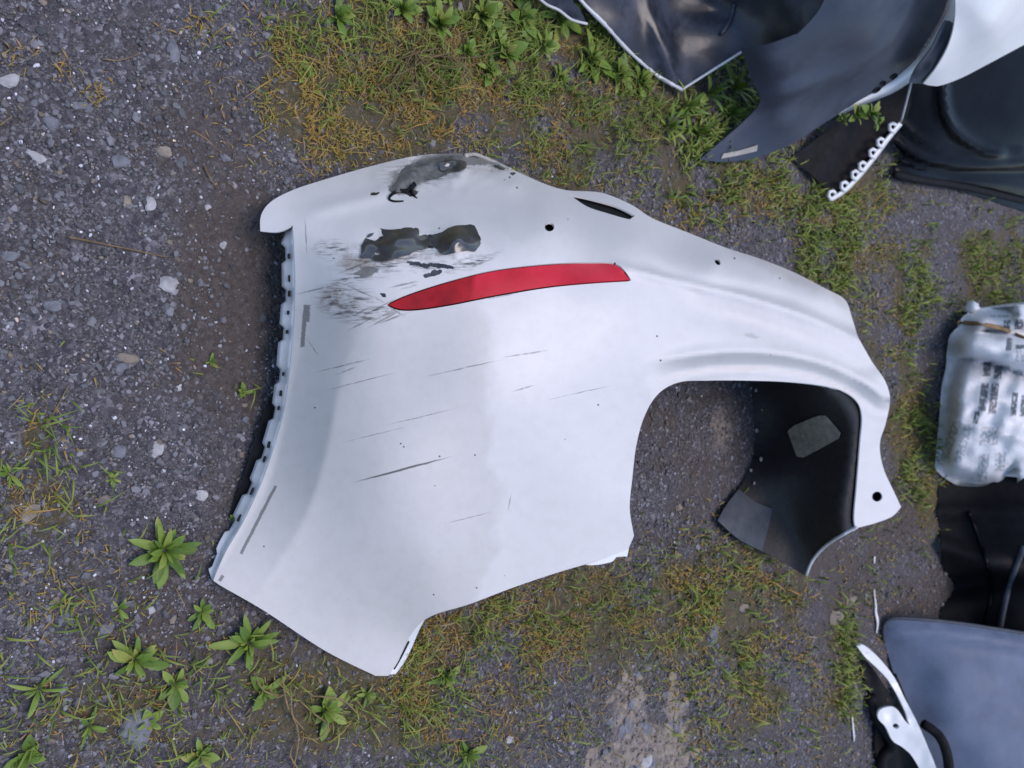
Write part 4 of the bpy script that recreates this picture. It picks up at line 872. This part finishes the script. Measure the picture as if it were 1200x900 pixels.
for (px_, py_, r_) in [(395, 22, 24), (515, 28, 28), (548, 62, 20), (565, 18, 30), (592, 62, 28), (612, 22, 26), (635, 56, 26), (655, 92, 20), (690, 70, 28), (700, 34, 24), (722, 88, 24), (748, 98, 22), (655, 22, 28), (575, 84, 18), (470, 12, 22), (530, -8, 24), (605, -12, 26)]:
    weed(px_, py_, r_, 'broad-leaved green weed in the lush patch at the top edge', random.randint(9, 14), (1, 2, 0), 'weeds in the lush patch', .7)
for (px_, py_, r_) in [(800, 128, 24), (828, 112, 26), (850, 135, 22), (815, 158, 20), (845, 165, 16), (780, 150, 18), (860, 105, 20)]:
    weed(px_, py_, r_+8, 'long grass tuft under the tip of the dark shell', 12, (3, 3, 0), 'grass tufts by the dark shell', .9, name='grass_tuft')
for (px_, py_, r_, z_) in [(985, 140, 14, .13), (1002, 136, 16, .16), (1018, 134, 16, .18), (1026, 142, 12, .15)]:
    weed(px_, py_, r_, 'small leafy sprig growing up between grey trim and black shield', 9, (2, 1), 'sprigs by the grey trim', .6, z_, 'leafy_sprig')

# ------------------------------------------------------------------ dry stalks, curling stems, twigs
dw = thing('dry_weed', 'withered brown weed with thin fanned stalks behind the bumper', 'weed', tuple(at(505, 66, 0)))
for i in range(30):
    a = math.radians(random.uniform(20, 165)) if i < 20 else random.uniform(0, 6.28); L = random.uniform(40, 120)
    p0 = np.array([505+random.uniform(-30, 30), 62+random.uniform(-8, 8)]); p1 = p0+np.array([math.cos(a)*L, math.sin(a)*L*.8*(1 if i < 22 else -.7)]); md_ = (p0+p1)/2+np.array([random.uniform(-10, 10), random.uniform(-10, 10)])
    zt = random.uniform(.01, .09)
    tube('stalk', strip_curve([tuple(p0), tuple(md_), tuple(p1)], [.005, zt, zt*.5+.008], 12), np.linspace(.0016, .0006, len(curve([tuple(p0), tuple(md_), tuple(p1)], 12))), M['dry_stem' if i % 3 else 'straw'], dw, 4)
cv = thing('creeping_stem', 'curling yellowish creeping stems under the pointed bumper tip', 'weed', tuple(at(345, 860, 0)))
for pts in (((312, 800), (325, 818), (340, 808), (342, 835), (350, 862), (344, 900)), ((350, 862), (372, 866), (385, 850), (370, 838), (352, 822)), ((330, 790), (338, 830), (356, 855)), ((345, 870), (340, 885), (352, 905)), ((360, 815), (400, 820), (420, 838)), ((296, 785), (310, 810), (335, 815))):
    tube('stem', strip_curve(pts, [.012, .03, .035, .02, .012], 7), .0017, M['straw'], cv, 5)
TW = [(((52, 505), (65, 480), (80, 452)), 'pale straw on the gravel above the left grassy clump', .0016, 'straw'), (((80, 278), (130, 288), (195, 302)), 'dark twig lying flat on the gravel left of the bumper', .0022, 'dry_stem'), (((238, 196), (246, 212), (254, 222)), 'short brown twig on gravel near the bumper corner', .002, 'dry_stem'),
      (((78, 678), (100, 702), (122, 728)), 'thin pale straw left of the small seedlings below', .0012, 'straw'), (((166, 788), (152, 812), (143, 835)), 'brown stem leaning below the spiky weed', .0015, 'straw'), (((286, 836), (296, 822), (300, 815)), 'short straw under the broad-leaved weed', .0018, 'straw'),
      (((0, 148), (8, 142), (14, 138)), 'straw cut by the left edge near the top', .0018, 'straw'), (((368, 175), (364, 188), (367, 202)), 'dark twig standing beside the bumper corner', .0022, 'dry_stem'), (((120, 70), (140, 72), (165, 64)), 'pale straw near the top left', .0012, 'straw'), (((640, 760), (655, 790), (668, 800)), 'dry straw on moss right of the bumper', .0014, 'straw')]
for pts, lab, r, mt in TW:
    c = curve(pts, 6); P = at(c[:, 0], c[:, 1], np.zeros(len(c))); P[:, 2] = gz(P[:, 0], P[:, 1])+.005; tag(tube('twig', P, np.linspace(r, r*.5, len(c)), M[mt], None, 5), lab, 'twig')

# ------------------------------------------------------------------ bigger stones
def stone(px, py, rx, ry, mat, label, rot=0, hgt=.45, group=None, name='stone'):
    loc = at(px, py, 0); s = ((loc-EYE)@F_)/FPX; loc[2] = float(gz(loc[0], loc[1]))
    el = max(.35, -((loc-EYE)/np.linalg.norm(loc-EYE))[2])
    V = []; rn = np.random.default_rng(int(px*31+py)); nu, nv = 11, 5; ph_ = rn.random(6)*6
    for j in range(nv):
        b = -1.0+2.3*j/(nv-1)
        for i in range(nu):
            a = 2*math.pi*i/nu; r = 1+.16*math.sin(2*a+ph_[0])+.12*math.sin(3*a+ph_[1])+.34*(rn.random()-.5)
            u = np.array([math.cos(a)*math.cos(b)*r, math.sin(a)*math.cos(b)*r]); u = np.sign(u)*np.abs(u)**.85
            X_ = u[0]*rx*s/el; Y_ = u[1]*ry*s     # rx runs away from the viewer, ry across
            cr_, sr_ = math.cos(rot), math.sin(rot)
            V.append((loc[0]+Y_*cr_+X_*sr_, loc[1]+X_*cr_-Y_*sr_, loc[2]+math.sin(b)*min(rx, ry)*s*hgt+.1*min(rx, ry)*s))
    Fc = [(j*nu+i, j*nu+(i+1) % nu, (j+1)*nu+(i+1) % nu, (j+1)*nu+i) for j in range(nv-1) for i in range(nu)]+[tuple(range(nu))[::-1], tuple((nv-1)*nu+i for i in range(nu))]
    o = mk(name, V, Fc, M[mat], None, None, False); tag(o, label, 'stone', group); return o
ST = [(203, 61, 7, 12, 'stone_grey', 'flat blue-grey stone chip near the top left'), (12, 95, 10, 8, 'stone_pale', 'pale stone at the left edge near the top'), (43, 184, 10, 6, 'stone_pale', 'whitish oblong stone at the upper left'), (192, 178, 8, 7, 'stone_buff', 'buff stone on gravel left of the bumper corner'),
      (176, 240, 7, 8, 'stone_pale', 'pale grey angular stone left of the bumper corner'), (149, 235, 4, 7, 'stone_buff', 'small buff stone beside the pale angular stone'), (198, 333, 11, 9, 'stone_pale', 'light grey stone midway between left edge and bumper'), (62, 358, 9, 8, 'stone_grey', 'round grey stone at the left'), (45, 372, 3.5, 3.5, 'stone_pale', 'tiny white stone at the left below the round grey stone'),
      (150, 420, 13, 6, 'stone_buff', 'reddish brown flat stone on the gravel'), (143, 431, 8, 6, 'stone_grey', 'grey stone touching the reddish brown one'), (210, 455, 3.5, 3.5, 'stone_pale', 'small white pebble in the middle of the left gravel'), (185, 527, 6, 10, 'stone_pale', 'white angular stone above the large rosette'), (140, 530, 9, 7, 'stone_grey', 'grey stone left of the white angular stone'), (236, 580, 8, 6, 'stone_pale', 'pale stone beside the bumper near edge'),
      (122, 586, 6, 6, 'stone_buff', 'buff pebble below the lone seedling'), (35, 602, 9, 12, 'stone_buff', 'brown stone near the left edge above the weeds'), (125, 738, 9, 7, 'stone_grey', 'grey stone below the thin straw'), (75, 725, 8, 7, 'stone_grey', 'dark grey stone beside the arching grass'), (162, 852, 16, 26, 'stone_grey', 'large grey slab among the weeds at the bottom'), (245, 775, 4, 3, 'stone_pale', 'white pebble below the small weed near the bumper corner'),
      (178, 655+60, 5, 4, 'stone_pale', 'small pale pebble under the large rosette'), (12, 300, 9, 6, 'stone_grey', 'grey stone cut near the left edge'), (140, 190, 9, 8, 'stone_grey', 'blue-grey stone right of the whitish oblong one'), (95, 125, 8, 5, 'stone_grey', 'slim grey stone near the orange tuft'), (60, 145, 9, 7, 'stone_grey', 'grey chip above the whitish oblong stone'), (270, 35, 4, 4, 'stone_pale', 'white pebble near the top edge'), (262, 287, 4, 5, 'stone_pale', 'white pebble just left of the bumper near edge'), (243, 243, 3.5, 3.5, 'stone_pale', 'small white pebble above the bumper-edge pebble'),
      (597, 867, 5, 4, 'stone_pale', 'white pebble near the bottom edge right of the bright weed'), (978, 722, 7, 9, 'stone_buff', 'tan stone left of the white plastic shred'), (997, 704, 5, 5, 'stone_buff', 'small tan stone near the white plastic shred'), (870, 712, 5, 5, 'stone_buff', 'buff pebble on the orange moss'), (835, 745, 5, 14, 'stone_grey', 'long grey stone on the mossy gravel'), (755, 893, 7, 8, 'stone_pale', 'round bluish white stone on the pale patch')]
for i, s_ in enumerate(ST): stone(*s_, rot=random.uniform(-.5, .5))
for i in range(80):
    a = random.random()*6.28; r = random.random()**.6
    bx_, by_, br_, bs_ = random.choice([(735, 835, 24, 52), (775, 885, 44, 44), (790, 830, 16, 40), (712, 895, 30, 20)])
    stone(bx_+r*br_*math.cos(a), by_+r*bs_*math.sin(a), random.uniform(2, 6), random.uniform(3, 10), random.choice(['stone_buff', 'stone_buff', 'stone_buff', 'stone_grey']), 'pale crumbly chunk in the sandy patch at the bottom edge', random.uniform(-.4, .4), .3, 'chunks in the sandy patch', 'rubble_chunk')

scene.render.engine = 'CYCLES'
